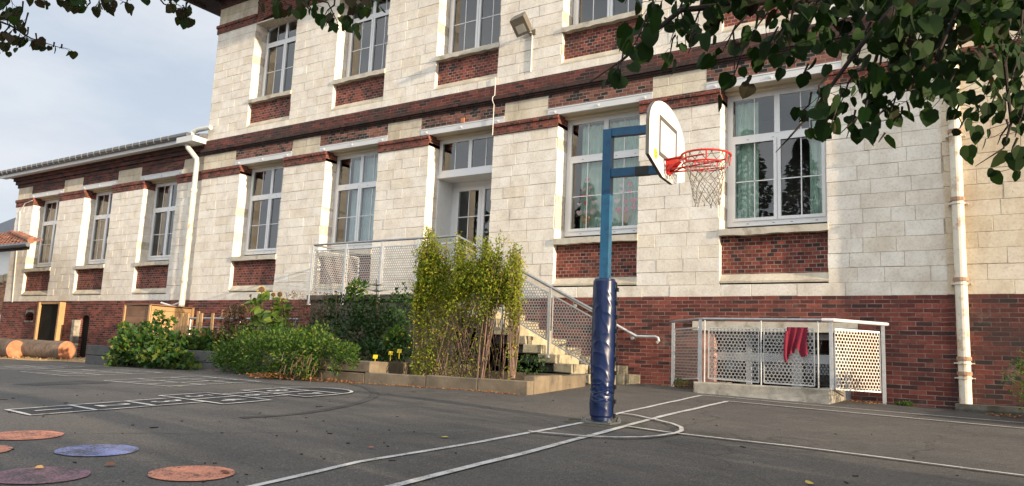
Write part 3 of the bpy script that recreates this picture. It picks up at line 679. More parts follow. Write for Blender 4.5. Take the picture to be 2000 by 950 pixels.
b = MB(); b.box(XW0+.05, XL, YW+1.6, YW+1.8, -2, 5.8); b.box(XW0, XL, YW+.46, YW+1.8, 5.7, 5.8); b.box(XW0, XL, YW+.46, YW+1.8, 1.1, 1.2); b.box(XW0+.06, XW0+.2, YW+.46, YW+8, -2, 5.9); b.build('interior', M['interior'], wl)
b = MB(); b.prism([(YW-.42,5.94),(YW-.42,6.04),(YW+4,7.2),(YW+8.4,6.04),(YW+8.4,5.94)], 'x', XW0-.75, XL+.05); b.build('roof', M['roofdark'], wl)
b = MB(); b.box(XW0-.75, XL-.2, YW-.46, YW-.425, 5.84, 5.97); b.box(XW0-.75, XL-.2, YW-.42, YW-.17, 5.88, 5.90); b.build('fascia_board', M['white_paint'], wl)
b = MB(); b.prism([(YW-.58,6.08),(YW-.585,6.01),(YW-.55,5.96),(YW-.50,5.95),(YW-.44,5.98),(YW-.43,6.03),(YW-.43,6.10),(YW-.56,6.10)], 'x', XW0-1.05, XL-.35)
gq = b.build('gutter', M['zinc'], wl)
for k in range(31):
    b = MB(); x = XW0-.95+k*.38; b.tube([(x,YW-.55,5.95),(x,YW-.592,6.01),(x,YW-.587,6.08),(x,YW-.57,6.105)], .005, 4); b.build('gutter_strap', M['sill'], gq)
b = MB(); b.box(XL-.75, XL+.05, YW-.62, YW-.1, 5.78, 5.95); b.build('gutter_box', M['white_paint'], wl)
# drain pipe with swan neck at the junction
xp = -20.16; yp = D0-.02
b = MB(); b.tube([(XL-.45,YW-.45,5.80),(XL-.43,YW-.42,5.66),(xp-.0,yp-.07,5.36),(xp,yp-.05,5.22),(xp,yp-.05,4.4)], .075, 12); 
b.tube([(XL+.35,D0-.13,6.22),(XL-.25,D0-.14,6.22),(XL-.42,D0-.16,6.17),(XL-.48,D0-.2,6.02),(XL-.48,D0-.22,5.85)], .07, 12)
b.build('swan_neck', M['pipe_white'], wl)
b = MB(); b.tube([(xp,yp-.05,4.42),(xp,yp-.05,1.0)], .082, 14)
for z in (4.42, 3.0, 1.8): b.tube([(xp,yp-.05,z-.05),(xp,yp-.05,z+.05)], .094, 14)
b.build('drainpipe', M['pipe'], wl)
q0 = onY(360,567,D0-.05); q1 = onY(350,592,D0-.06); q2 = onY(335,598,D0-.06); q3 = onY(315,592,D0-.05)
b = MB(); b.tube([q0, q1, q2, q3], .03, 8); b.build('flexible_hose', M['cable'], wl)
b = MB(); e0 = onY(26,405,YW-.03); b.tube([(onY(22,600,YW-.03)[0],YW-.02,1.2),(onY(43,400,YW-.03)[0]-.1,YW-.02,4.6),(onY(52,396,YW)[0],YW-.05,4.86),(onY(66,391,YW)[0],YW-.05,4.93)], .014, 6); b.build('cable_duct', M['cable'], wl)

# right drainpipe stands in the corner between main block and right wing
rp = thing('drainpipe', 'cream cast-iron drainpipe with rusty collars at the right', 'drainpipe', (-.86, YR-.08, gz(-1,13)))
xd, yd_ = -.86, YR-.09; zb = gz(-1,13)
b = MB(); b.tube([(xd,yd_,zb+.02),(xd,yd_,10.2)], .082, 16); b.build('pipe', M['pipe'], rp)
for z in (0.06, .27, 1.42, 2.62, 3.66, 6.2):
    q = MB(); q.tube([(xd,yd_,z-.025),(xd,yd_,z+.03)], .098, 16); q.build('collar', M['rust'], rp)
    q = MB(); q.tube([(xd,yd_,z-.075),(xd,yd_,z-.05)], .096, 16); q.box(xd-.13, xd+.13, yd_-.01, YR, z-.07, z-.055); q.build('bracket', M['pipe'], rp)

# ------------------------------------------------------------------ entrance stair
YS = 11.72; ZT = 1.17
sx0, sx1 = -13.28, -9.2; NR = 10; rise = (ZT-(-.37))/NR; tread = .325
stair = thing('entrance_staircase', 'stone steps and raised concrete landing leading up to the school door', 'staircase', (-9.5, 12.4, gz(-9.5,12.4)))
b = MB()
for k in range(6):
    zt = ZT-.10-k*.27; b.box(sx0+.03, sx1, YS+.03, D0-.03, zt-.262, zt)
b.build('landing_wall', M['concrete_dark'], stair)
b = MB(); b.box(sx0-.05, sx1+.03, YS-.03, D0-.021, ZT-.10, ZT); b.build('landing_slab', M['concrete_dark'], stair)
b = MB()
for k in range(1, NR):
    x = sx1+(k-1)*tread; z = ZT-k*rise
    y = YS-.02
    while y < D0-.05:
        y2 = min(y+random.uniform(.4,.6), D0-.022); 
        if D0-y2 < .25: y2 = D0-.022
        b.cbox(x-.02, x+tread+.03, y, y2-.003, z-rise, z-.002, c=.015, j=.008); y = y2
b.build('steps', M['step_stone'], stair)
b = MB()
for k in range(1, NR):
    x = sx1+(k-1)*tread; z = ZT-k*rise-rise
    xx = sx1-.02; 
    b.box(x-.35 if k > 1 else sx1-.02, x+tread-.02, YS+.05, D0-.2, -.9, z)
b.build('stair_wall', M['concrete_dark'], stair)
b = MB(); b.box(-6.3, -5.98, D0-.75, D0-.03, -.5, -.20); b.cbox(-6.55, -6.1, D0-.95, D0-.3, -.45, -.05, c=.02, j=.01); b.build('bottom_block', M['step_stone'], stair)
# front railing
RZ = 1.12
rl = thing('stair_railing', 'galvanised railing with punched sheet panels along the landing and steps', 'railing', (-9.5, YS, ZT))
yr = YS-.02
pA = (sx0+.03, yr, ZT+RZ); pB = (sx1+.0, yr, ZT+RZ); pE = (-6.05, yr, .79)
def railz(x): return ZT+RZ if x <= sx1 else ZT+RZ+(x-sx1)/(pE[0]-sx1)*(pE[2]-ZT-RZ)
b = MB(); b.tube([(sx0+.03,D0-.03,ZT+RZ-.0), (sx0+.03,yr+.04,ZT+RZ), (sx0+.05,yr,ZT+RZ), pB, pE, (pE[0]+.14,yr,pE[2]-.06), (pE[0]+.15,yr,pE[2]-.16)], .024, 10); b.build('handrail', M['galv_dull'], rl)
posts = [sx0+.03, sx0+1.08, sx0+2.12, sx0+3.1, sx1, -8.05, -7.05, -6.1]
for x in posts:
    z0 = ZT-.22 if x <= sx1 else railz(x)-1.12-.12
    q = MB(); q.bar((x,yr-.02,z0),(x,yr-.02,railz(x)-.02),.045,.012,up=(0,1,0)); q.bar((x,yr-.05,z0+.02),(x,yr+.03,z0+.02),.04,.02); q.build('post', M['galv'], rl)
def panel(root, A, B, Cc, Dd, mat, frame=True, lim=None):
    """sheet A(bottom left) B(bottom right) Cc(top right) Dd(top left)"""
    A, B, Cc, Dd = [np.array(p, float) for p in (A, B, Cc, Dd)]
    b = MB(); b.add([A,B,Cc,Dd], [(0,1,2,3)]); h = (B-A)[:2]; L = np.linalg.norm(h)
    b.uv = [(0,A[2]),(L,B[2]),(L,Cc[2]),(0,Dd[2])]
    o = b.build('punched_panel', mat, root)
    f = MB()
    for p, q in ((A,B),(B,Cc),(Cc,Dd),(Dd,A)): f.bar(p, q, .014, .022, up=(0,0,1) if abs(q[2]-p[2]) < np.linalg.norm((q-p)[:2]) else (0,1,0))
    f.build('panel_frame', M['galv'], o); return o
for i in range(len(posts)-1):
    x0, x1 = posts[i]+.05, posts[i+1]-.05
    zt0, zt1 = railz(x0)-.13, railz(x1)-.13
    if i < 4: zb0 = zb1 = ZT+.09; ztt = (zt0+zt1)/2; zt0 = zt1 = ZT+RZ-.13
    else: zb0, zb1 = zt0-.82, zt1-.82
    panel(rl, (x0,yr,zb0), (x1,yr,zb1), (x1,yr,zt1), (x0,yr,zt0), M['perf'])
panel(rl, (sx0+.03,D0-.08,ZT+.06), (sx0+.03,yr+.06,ZT+.06), (sx0+.03,yr+.06,ZT+RZ-.1), (sx0+.03,D0-.08,ZT+RZ-.1), M['perf'])
# wall handrail
wh = thing('wall_handrail', 'galvanised handrail fixed to the brick wall beside the steps, ending in a curl', 'handrail', (-6.5, D0-.1, .5))
yh = D0-.10
w1, w2, w3 = onY(1010,525,yh), onY(1243,657,yh), onY(1283,657,yh)
b = MB(); b.tube([w1, w2, (w3[0]-.03,yh,w2[2]), (w3[0]+.02,yh,w2[2]-.02), (w3[0]+.04,yh,w2[2]-.07), (w3[0]+.0,yh,w2[2]-.11)], .024, 10); b.build('rail', M['galv'], wh)
for px in ((1232,651), (1120,588)):
    q = onY(*px, yh); b = MB(); b.tube([(q[0],yh,q[2]),(q[0],yh+.02,q[2]-.09),(q[0],D0-.02,q[2]-.09)], .009, 6); b.tube([(q[0],D0-.035,q[2]-.09),(q[0],D0-.02,q[2]-.09)], .035, 12); b.build('bracket', M['galv'], wh)

# ------------------------------------------------------------------ light well and its guard
WX0, WX1, WY = -4.58, -2.5, 12.1; kz = -.245
lw = thing('light_well', 'low concrete kerb around the basement light well below the brick wall', 'light well kerb', (-3.55, 12.5, gz(-3.5,12.5)))
b = MB(); b.cbox(WX0, WX1, WY, WY+.28, -1.9, kz, c=.02, j=.006); b.box(WX0+.002, WX0+.28, WY+.282, D0-.021, -1.9, kz-.003); b.box(WX1-.28, WX1-.002, WY+.282, D0-.021, -1.9, kz-.003)
b.box(WX0+.28, WX1-.28, WY+.28, D0, -2.0, -1.9); b.build('kerb', M['concrete'], lw)
gd = thing('safety_railing', 'punched steel guard railing standing around the light well', 'railing', (-3.55, 12.2, kz))
yg = WY+.10; GT = .76
gl_l = (-5.30, 13.02); gl_a = (-4.50, yg); gl_b = (-2.50, yg); gl_r = (-1.92, 13.02)
b = MB(); b.tube([(-5.42,13.17,GT),(gl_l[0],gl_l[1],GT),(gl_a[0]-.04,gl_a[1]+.05,GT),(gl_a[0]+.05,gl_a[1],GT),(gl_b[0],gl_b[1],GT)], .024, 10); b.build('handrail', M['galv_dull'], gd)
b = MB(); b.tube([(gl_b[0]-.12,yg-.03,GT),(gl_b[0]+.03,yg-.02,GT),(gl_r[0]+.06,gl_r[1]+.1,GT)], .026, 10); b.build('handrail', M['white_paint'], gd)
for (x, y, zb_) in ((gl_l[0],gl_l[1],gz(-5.3,13)), (gl_a[0],gl_a[1],kz), (gl_b[0],gl_b[1],kz), (gl_r[0],gl_r[1],gz(-1.9,13))):
    q = MB(); q.bar((x,y,zb_-.01),(x,y,GT-.01),.05,.02,up=(0,1,0)); q.build('post', M['galv'], gd)
for x in (-4.42, -3.52, -2.68):
    q = MB(); q.tube([(x,yg-.02,kz-.01),(x,yg-.02,GT-.02)], .011, 8); q.build('post', M['galv'], gd)
panel(gd, (-4.36,yg,kz+.06),(-3.56,yg,kz+.04),(-3.56,yg,GT-.14),(-4.36,yg,GT-.14), M['perf'])
panel(gd, (-3.48,yg,kz+.04),(-2.74,yg,kz+.03),(-2.74,yg,GT-.14),(-3.48,yg,GT-.14), M['perf'])
dl = np.array(gl_a)-np.array(gl_l)
A_ = np.array(gl_l)+dl*.06; B_ = np.array(gl_l)+dl*.94
panel(gd, (*A_,kz+.0),(*B_,kz+.05),(*B_,GT-.14),(*A_,GT-.14), M['perf'])
dl = np.array(gl_r)-np.array(gl_b); A_ = np.array(gl_b)+dl*.07; B_ = np.array(gl_b)+dl*.93
panel(gd, (*A_,kz+.0),(*B_,kz-.02),(*B_,GT-.13),(*A_,GT-.13), perf_mat('rust_stained_perforated_steel', (.36,.34,.31), rust=.4, r=.385))
# red jumper over the guard
q0 = onY(1558,640,yg); cx = q0[0]
b = MB(); n, m = 26, 16; zt = GT-.125
def jb_len(u):   # hem outline
    return .40+.12*max(0, 1-abs(u-.06)/.2)+.02*math.sin(u*11)-.10*max(0, 1-((u-.60)/.12)**2)+.03*max(0,1-abs(u-.86)/.2)
top = []
for side in (0, 1):
    v = []; 
    for i in range(n+1):
        u = i/n; wdt = .30
        for j in range(m+1):
            t = j/m; L = jb_len(u) if side == 0 else .22+.05*math.sin(u*7)
            x = cx-.155+wdt*u+.02*math.sin(3*t+u*4)*t-.05*t*(1-u)*(.6)
            y = yg+(-1 if side == 0 else 1)*(.016+.030*t+.020*math.sin(u*20+2*t)*(.25+t))
            z = zt-L*t+(0 if t else .012)
            v.append((x,y,z))
    fs_ = [(i*(m+1)+j, i*(m+1)+j+1, (i+1)*(m+1)+j+1, (i+1)*(m+1)+j) for i in range(n) for j in range(m)]
    b.add(v, fs_); top.append(len(b.v)-len(v))
for i in range(n): b.add([b.v[i*(m+1)], b.v[(i+1)*(m+1)], b.v[top[1]+(i+1)*(m+1)], b.v[top[1]+i*(m+1)]], [(0,1,2,3)])
b.tube([(cx-.15,yg-.05,zt-.05),(cx-.165,yg-.07,zt-.25),(cx-.175,yg-.06,zt-.42),(cx-.165,yg-.05,zt-.52)], [.022,.028,.026,.018], 8)
jo = b.build('jumper', M['red_cloth'], smooth=True); tag(jo, 'crumpled red jumper hanging over the punched guard railing', 'jumper'); centre(jo)

# ------------------------------------------------------------------ basketball post
PB = onG(1174, 827); pz = PB[2]
hoop = thing('basketball_hoop', 'blue basketball post with padded base, white backboard and red hoop', 'basketball hoop', PB)
aa = R(6); dx = np.array([math.cos(aa), math.sin(aa), 0]); dn = np.array([-math.sin(aa), math.cos(aa), 0]); dzv = np.array([0,0,1.])
b = MB(); P0 = np.array([PB[0], PB[1], 0])
b.obox(P0+dzv*(pz+2.36)/2+dzv*0, dx*.045, dn*.045, dzv*(2.36-pz)/2); b.build('pole', M['blue'], hoop)
b = MB(); b.obox(P0+dzv*(pz+.010), dx*.15, dn*.15, dzv*.008); b.build('base_plate', M['zinc'], hoop)
for i in (-1, 1):
    for j in (-1, 1):
        q = MB(); q.tube([P0+dx*.13*i+dn*.13*j+dzv*(pz+.02), P0+dx*.13*i+dn*.13*j+dzv*(pz+.06)], .014, 6); q.tube([P0+dx*.13*i+dn*.13*j+dzv*(pz+.02), P0+dx*.13*i+dn*.13*j+dzv*(pz+.04)], .024, 6); q.build('bolt', M['zinc'], hoop)
# vinyl pad with creases
b = MB(); n, m = 72, 200; z0, z1 = pz+.03, pz+1.41; r0 = .113; v = []
for j in range(m+1):
    t = j/m; z = z0+(z1-z0)*t
    for i in range(n):
        a = 2*math.pi*i/n
        r_ = r0*(1+.03*math.sin(t*3))
        fold = .005*noise.noise(Vector((math.cos(a)*1.2, math.sin(a)*1.2, t*6)))
        crease = .0042*(1-abs(noise.noise(Vector((math.cos(a)*1.1+t*2, t*11+math.sin(a)*1.3, 2.3)))))**7*min(1, (1-abs(t-.5)*1.6)*2) if abs(t-.5) < .55 else 0
        tie = 0.0
        if .12 < t < .28: 
            k = 1-abs(t-.20)/.08; tie = -.008*k+.010*k*noise.noise(Vector((a*2.2, t*60, 5)))
        if t < .03 or t > .985: tie -= .012*(1 if t < .5 else .8)
        rr = r_+fold+crease+tie
        v.append((P0[0]+rr*math.cos(a)+.015*math.sin(t*2.5)*0, P0[1]+rr*math.sin(a), z))
fs_ = [(j*n+i, j*n+(i+1)%n, (j+1)*n+(i+1)%n, (j+1)*n+i) for j in range(m) for i in range(n)]+[tuple(range(m*n, m*n+n))]
b.add(v, fs_); pad = b.build('pad', M['vinyl'], hoop, smooth=True)
b = MB(); sa = R(8); pts = [P0+np.array([math.cos(sa)*(.122+.004*math.sin(k*1.7)), math.sin(sa)*.122, pz+.05+k*.034]) for k in range(40)]; b.tube(pts, .009, 5)
for k in range(0, 38, 4): q = P0+np.array([math.cos(sa)*.133, math.sin(sa)*.133, pz+.08+k*.034]); b.obox(q, (.012,0,0), (0,.012,0), (0,0,.02))
b.build('lacing', M['black'], pad)
b = MB()
for t in (.14, .2, .26): b.tube([P0+np.array([.112*math.cos(2*math.pi*i/24+1), .112*math.sin(2*math.pi*i/24+1), pz+.03+1.38*t+.012*math.sin(i*.8)]) for i in range(24)], .006, 5, closed=True)
b.build('strap', M['vinyl'], pad)
# arms and board
tb = .60; BC = P0+dx*tb
b = MB(); b.obox(P0+dx*(tb/2+.01)+dzv*2.325, dx*(tb/2-.03), dn*.035, dzv*.042); b.obox(P0+dx*(tb/2+.01)+dzv*1.90, dx*(tb/2-.03), dn*.035, dzv*.042)
b.obox(BC-dx*.02+dzv*2.11, dx*.02, dn*.30, dzv*.03); b.obox(BC-dx*.02+dn*.0+dzv*2.11, dx*.018, dn*.03, dzv*.24); b.build('arm', M['blue'], hoop)
b = MB(); b.obox(P0+dx*(tb*.62)+dzv*1.90, dx*.07, dn*.037, dzv*.044); b.build('tape', M['black'], hoop)
W2 = .60; zside0, zside1 = 1.905, 2.24; ztop, zbot = 2.545, 1.785
out = [(-W2,zside0), (-.17,zbot), (.17,zbot), (W2,zside0), (W2,zside1)]
for k in range(1, 16):
    a = math.pi*k/16; out.append((W2*math.cos(a), zside1+(ztop-zside1)*math.sin(a)))
out.append((-W2, zside1))
def onboard(p, off): return BC+dn*p[0]+np.array([0,0,p[1]])+dx*off
b = MB(); nn = len(out); b.add([onboard(p,0) for p in out]+[onboard(p,.028) for p in out], [tuple(range(nn-1,-1,-1)), tuple(range(nn,2*nn))]); bo = b.build('backboard', M['board'], hoop)
b = MB(); o2 = [(p[0]*1.006,(p[1]-2.15)*1.006+2.15) for p in out]; b.add([onboard(p,-.004) for p in o2]+[onboard(p,.024) for p in o2], [(i,(i+1)%nn,nn+(i+1)%nn,nn+i) for i in range(nn)]+[tuple(range(nn-1,-1,-1))]); b.build('edge_band', M['board_mark'], bo)
def strip(bb, p, q, w):
    p, q = np.array(p), np.array(q); d = (q-p)/np.linalg.norm(q-p); nrm = np.array([-d[1], d[0]]); vs_ = [p-nrm*w/2-d*w/2, q-nrm*w/2+d*w/2, q+nrm*w/2+d*w/2, p+nrm*w/2-d*w/2]
    bb.add([onboard(c, .0305) for c in vs_], [(0,1,2,3)])
b = MB(); rw, rz0, rz1 = .275, 1.99, 2.35
strip(b, (-rw,rz0), (-rw,rz1), .045); strip(b, (rw,rz0), (rw,rz1), .045)
bb2 = MB(); strip(b, (-rw+.045,rz1), (rw-.045,rz1), .045); strip(b, (-rw+.045,rz0), (rw-.045,rz0), .045); b.build('target_square', M['board_mark'], bo)
b = MB(); sc = (-.40, 1.955); b.add([onboard((sc[0]+.052*math.cos(2*math.pi*k/24), sc[1]+.052*math.sin(2*math.pi*k/24)), .031) for k in range(24)], [tuple(range(24))]); sk = b.build('warning_sticker', M['sticker'], bo)
b = MB()
for (p, q, w) in (((sc[0]-.004,sc[1]+.03),(sc[0]-.004,sc[1]+.024),.014), ((sc[0]-.004,sc[1]+.015),(sc[0]+.004,sc[1]-.012),.010), ((sc[0]+.0,sc[1]+.008),(sc[0]+.022,sc[1]+.016),.006), ((sc[0]+.004,sc[1]-.012),(sc[0]-.012,sc[1]-.035),.007), ((sc[0]+.004,sc[1]-.012),(sc[0]+.018,sc[1]-.03),.007)):
    p, q = np.array(p), np.array(q); d = (q-p)/np.linalg.norm(q-p); nr = np.array([-d[1],d[0]])
    b.add([onboard(c, .0325) for c in (p-nr*w/2, q-nr*w/2, q+nr*w/2, p+nr*w/2)], [(0,1,2,3)])
b.build('figure', M['black'], sk)
rr = .232; RC = BC+dx*(.028+.14+rr)+dzv*2.005
b = MB(); ring = lambda r, z: [RC+dx*r*math.cos(2*math.pi*k/48)+dn*r*math.sin(2*math.pi*k/48)+dzv*z for k in range(48)]
b.tube(ring(rr, 0), .0105, 8, closed=True)
low = [RC+dx*(rr-.01)*math.cos(a)+dn*(rr-.01)*math.sin(a)-dzv*.095 for a in np.linspace(R(35), R(325), 40)]
b.tube([BC+dx*.03+dn*.05+dzv*1.88]+low+[BC+dx*.03-dn*.05+dzv*1.88], .008, 6)
for a in (R(20), R(75), R(130), R(230), R(285), R(340)):
    b.tube([RC+dx*rr*math.cos(a)+dn*rr*math.sin(a), RC+dx*(rr-.01)*math.cos(a)+dn*(rr-.01)*math.sin(a)-dzv*.095], .007, 6)
for s in (-1, 1): b.tube([BC+dx*.03+dn*.05*s+dzv*1.86, BC+dx*.14+dn*.10*s+dzv*1.93, RC+dx*rr*math.cos(R(125))+dn*s*rr*math.sin(R(125))-dzv*.05, RC+dx*rr*math.cos(R(80))+dn*s*rr*math.sin(R(80))-dzv*.045], .008, 6)
b.obox(BC+dx*.034+dzv*1.92, dx*.006, dn*.07, dzv*.075)
b.add([BC+dx*.035+dn*.07+dzv*1.99, BC+dx*.035-dn*.07+dzv*1.99, RC-dx*rr*.98-dn*.06+dzv*.004, RC-dx*rr*.98+dn*.06+dzv*.004, BC+dx*.035+dn*.07+dzv*1.978, BC+dx*.035-dn*.07+dzv*1.978, RC-dx*rr*.98-dn*.06-dzv*.008, RC-dx*rr*.98+dn*.06-dzv*.008], [(0,1,2,3),(7,6,5,4),(0,4,5,1),(1,5,6,2),(2,6,7,3),(3,7,4,0)])
for s in (-1, 1): b.add([BC+dx*.035+dn*.055*s+dzv*1.98, BC+dx*.16+dn*.055*s+dzv*1.98, BC+dx*.035+dn*.055*s+dzv*1.85, BC+dx*.035+dn*.049*s+dzv*1.98, BC+dx*.16+dn*.049*s+dzv*1.98, BC+dx*.035+dn*.049*s+dzv*1.85], [(0,1,2),(5,4,3),(0,3,4,1),(1,4,5,2),(2,5,3,0)])
rim = b.build('rim', M['red'], hoop)
b = MB(); K = 12; lv = 8
def netp(k, l):
    t = l/lv; r_ = (rr-.006)*(1-.50*t**.7)+.006*math.sin(k*2.3+l); z = -.015-.44*t**.95+.012*math.sin(k*1.9)*t
    a = 2*math.pi*(k+.5*(l % 2))/K+.05*math.sin(l*1.7+k); return RC+dx*(r_*math.cos(a)+.02*t)+dn*r_*math.sin(a)+dzv*z
for l in range(lv):
    for k in range(K):
        s_ = 1 if l % 2 else 0
        for kk in ((k-1+s_), (k+s_)):
            p, q = netp(k, l), netp(kk, l+1); md = (p+q)/2+np.array([0,0,-.006]); b.tube([p, md, q], .0042, 5, cap=False)
for k in range(K): 
    p = netp(k, 0); b.tube([p+dzv*.0, p+dzv*.03+dx*.012, p+dzv*.02-dx*.01, p-dzv*.01], .004, 5)
for k in range(K): p = netp(k, lv); b.tube([p, p+np.array([.008*math.sin(k), .0, -.03])], .006, 5)
b.build('net', M['net'], rim)
# stained patch round the foot
b = MB(); n = 40; pts = []
for k in range(n):
    a = 2*math.pi*k/n; r_ = .33*(1+.25*noise.noise(Vector((math.cos(a)*2, math.sin(a)*2, 1)))); x, y = P0[0]+.04+r_*math.cos(a)*1.2, P0[1]+r_*math.sin(a); pts.append((x,y,gz(x,y)+.0035))
b.add(pts, [tuple(range(n))]); o = b.build('tar_patch', simple('mossy_patch', (.055,.055,.038), .95, var=.5, scale=18, bmp=.5)); tag(o, 'mossy patch of ground around the foot of the basketball post', 'ground patch', kind='structure')

# ------------------------------------------------------------------ painted markings
H0 = .006
def gpt(p, h=H0): return np.array([p[0], p[1], gz(p[0], p[1])+h])
def gline(bb, pts, w, h=H0, step=.2):
    """painted strip of width w through ground points"""
    P = [np.array(p[:2], float) for p in pts]; Q = [P[0]]
    for p, q in zip(P[:-1], P[1:]):
        L = np.linalg.norm(q-p); k = max(1, int(L/step)); Q += [p+(q-p)*i/k for i in range(1, k+1)]
    v = []
    for i in range(len(Q)):
        d = Q[min(i+1,len(Q)-1)]-Q[max(i-1,0)]; d = d/np.linalg.norm(d); nr = np.array([-d[1], d[0]])
        wl_ = w/2*(1+random.uniform(-.10,.10)); wr_ = w/2*(1+random.uniform(-.10,.10)); j = nr*.004*math.sin(i*.9)
        v += [gpt(Q[i]+nr*wl_+j, h), gpt(Q[i]-nr*wr_+j, h)]
    bb.add(v, [(2*i,2*i+1,2*i+3,2*i+2) for i in range(len(Q)-1)])
def G(*p): return onG(*p)
court = thing('court_marking', 'white painted lines of the basketball court around the blue post', 'court marking', (PB[0], PB[1], pz))
lines = [([G(500,950)*1.0, G(700,904), G(940,864), G(1147,825), G(1210,808), G(1370,773)], .052), ([G(770,951), G(1000,893), G(1140,856), G(1290,815), G(1420,785)], .062),
         ([G(1370,773), G(1600,794), G(1800,811), G(1992,827)], .038), ([G(1420,785), G(1700,811), G(1992,838)], .045),
         ([G(1228,836), G(1310,848), G(1560,876), G(1780,904), G(2004,933)], .042)]
b0, b1 = G(500,950), G(770,951)
lines[0][0].insert(0, b0+(b0-lines[0][0][1])*.9); lines[1][0].insert(0, b1+(b1-lines[1][0][1])*.9)
e = lines[2][0]; e.append(e[-1]+(e[-1]-e[-2])); e = lines[3][0]; e.append(e[-1]+(e[-1]-e[-2])); e = lines[4][0]; e.append(e[-1]+(e[-1]-e[-2]))
for i, (pts, w) in enumerate(lines): b = MB(); gline(b, pts, w, H0+i*.0022); b.build('line', M['line'], court)
b = MB(); sm = [(1208,810),(1240,814),(1285,824),(1316,832),(1331,840),(1325,848),(1300,853),(1262,857),(1215,858),(1150,856),(1100,852),(1060,849),(1032,846)]
gp = [G(*q) for q in sm]
def catmull(P, n=8):
    P = [np.array(p[:2]) for p in P]; P = [2*P[0]-P[1]]+P+[2*P[-1]-P[-2]]; out = []
    for i in range(1, len(P)-2):
        for k in range(n):
            t = k/n; out.append(.5*((2*P[i])+(-P[i-1]+P[i+1])*t+(2*P[i-1]-5*P[i]+4*P[i+1]-P[i+2])*t*t+(-P[i-1]+3*P[i]-3*P[i+1]+P[i+2])*t**3))
    return out+[P[-2]]
gline(b, catmull(gp), .042, H0+.013, step=.1); b.build('arc', M['line'], court)
# coloured discs
def disc(x, y, r, mat, label, sq=1.0):
    c = G(x, y); b = MB(); n = 48; pts = [gpt((c[0]+r*math.cos(2*math.pi*k/n)*(1+.012*math.sin(k*3)), c[1]+r*sq*math.sin(2*math.pi*k/n)*(1+.012*math.cos(k*5)))) for k in range(n)]
    b.add(pts, [tuple(range(n))]); o = b.build('painted_disc', mat); tag(o, label, 'painted disc', 'coloured discs painted on the asphalt'); return centre(o)
disc(375, 926, .228, M['orange_disc'], 'bright orange disc painted on the asphalt, nearest to the court line', .98)
disc(190, 881, .235, M['blue_disc'], 'blue painted disc on the asphalt')
disc(48, 851.5, .235, M['orange_disc'], 'orange painted disc between the blue disc and the hopscotch')
disc(78, 930, .235, M['purple_disc'], 'dark purple painted disc in the bottom left corner')
disc(-66, 881, .235, M['orange_disc'], 'orange painted disc cut off by the left edge of the photo')
# hopscotch
hs = np.array([-7.26, 3.30]); La = R(98.6); Ld = np.array([math.cos(La), math.sin(La)]); Cd = np.array([math.cos(R(-7)), math.sin(R(-7))])
hop = thing('hopscotch', 'numbered hopscotch with dark cells, nearest and largest, ending in a half circle', 'hopscotch', gpt(hs, 0), 'hopscotch grids painted on the playground')
c_ = .62
def hp_(s, t): return hs+Ld*s+Cd*t
cells = [(0,.60,-.31,.31,'1'), (.60,1.22,-.33,.33,'2'), (1.22,1.84,-.34,.34,'3'), (1.84,2.52,-.70,0,'5'), (1.84,2.52,0,.70,'4'), (2.52,3.10,-.34,.34,'6'), (3.10,3.80,-.70,0,'8'), (3.10,3.80,0,.70,'7')]
b = MB()
for (s0, s1, t0, t1, n_) in cells:
    p_ = [hp_(s0,t0), hp_(s0,t1), hp_(s1,t1), hp_(s1,t0)]; b.add([gpt(q, .004) for q in p_], [(0,1,2,3)])
arc = [hp_(3.80+.52*math.sin(a), -.70*math.cos(a)) for a in np.linspace(0, math.pi, 17)]; b.add([gpt(q, .004) for q in arc], [tuple(range(len(arc)-1,-1,-1))]); b.build('cells', M['hop_fill'], hop)
for i, (s0, s1, t0, t1, n_) in enumerate(cells):
    b = MB(); p_ = [hp_(s0,t0), hp_(s0,t1), hp_(s1,t1), hp_(s1,t0), hp_(s0,t0)]; gline(b, p_, .045, .008+i*.0008, .15); b.build('outline', M['line'], hop)
b = MB(); gline(b, arc, .045, .0165, .1); b.build('outline', M['line'], hop)
dg = bpy.context.evaluated_depsgraph_get()
for (s0, s1, t0, t1, n_) in cells:
    cu = bpy.data.curves.new('n', 'FONT'); cu.body = n_; cu.size = .52; cu.offset = .006; cu.align_x = 'CENTER'; cu.align_y = 'CENTER'; cu.resolution_u = 3
    ob = bpy.data.objects.new('n', cu); C.objects.link(ob); dg.update(); me = bpy.data.meshes.new_from_object(ob.evaluated_get(dg)); 
    b = MB(); ctr = hp_((s0+s1)/2, (t0+t1)/2); vs_ = []
    for v_ in me.vertices: q = ctr+Cd*v_.co.x*.85+Ld*v_.co.y*.95; vs_.append(gpt(q, .010))
    b.add(vs_, [tuple(p.vertices) for p in me.polygons]); b.build('number', M['line'], hop)
    bpy.data.objects.remove(ob); bpy.data.curves.remove(cu); bpy.data.meshes.remove(me)
def pgrid(name, label, quad, nu, nv, w=.045):
    A_, B_, C_, D_ = [G(*q)[:2] for q in quad]; t = thing('hopscotch', label, 'hopscotch', gpt((A_+C_)/2, 0), 'hopscotch grids painted on the playground')
    b = MB(); k = 0
    for i in range(nu+1): u = i/nu; gline(b, [A_+(B_-A_)*u, D_+(C_-D_)*u], w, .006+k*.0007); k += 1
    for i in range(nv+1): u = i/nv; gline(b, [A_+(D_-A_)*u, B_+(C_-B_)*u], w, .006+k*.0007); k += 1
    b.build('grid_lines', M['line_thin'], t)
K7 = lambda x, y: (x/2.632, 700+y/2.632)
pgrid('hopscotch', 'faded white grid without numbers, the middle one, just behind the hopscotch', [K7(535,116), K7(1020,94), K7(1345,122), K7(880,147)], 3, 3)
pgrid('hopscotch', 'faded white grid left of the square tar patch', [K7(105,70), K7(560,57), K7(835,77), K7(360,94)], 3, 3)
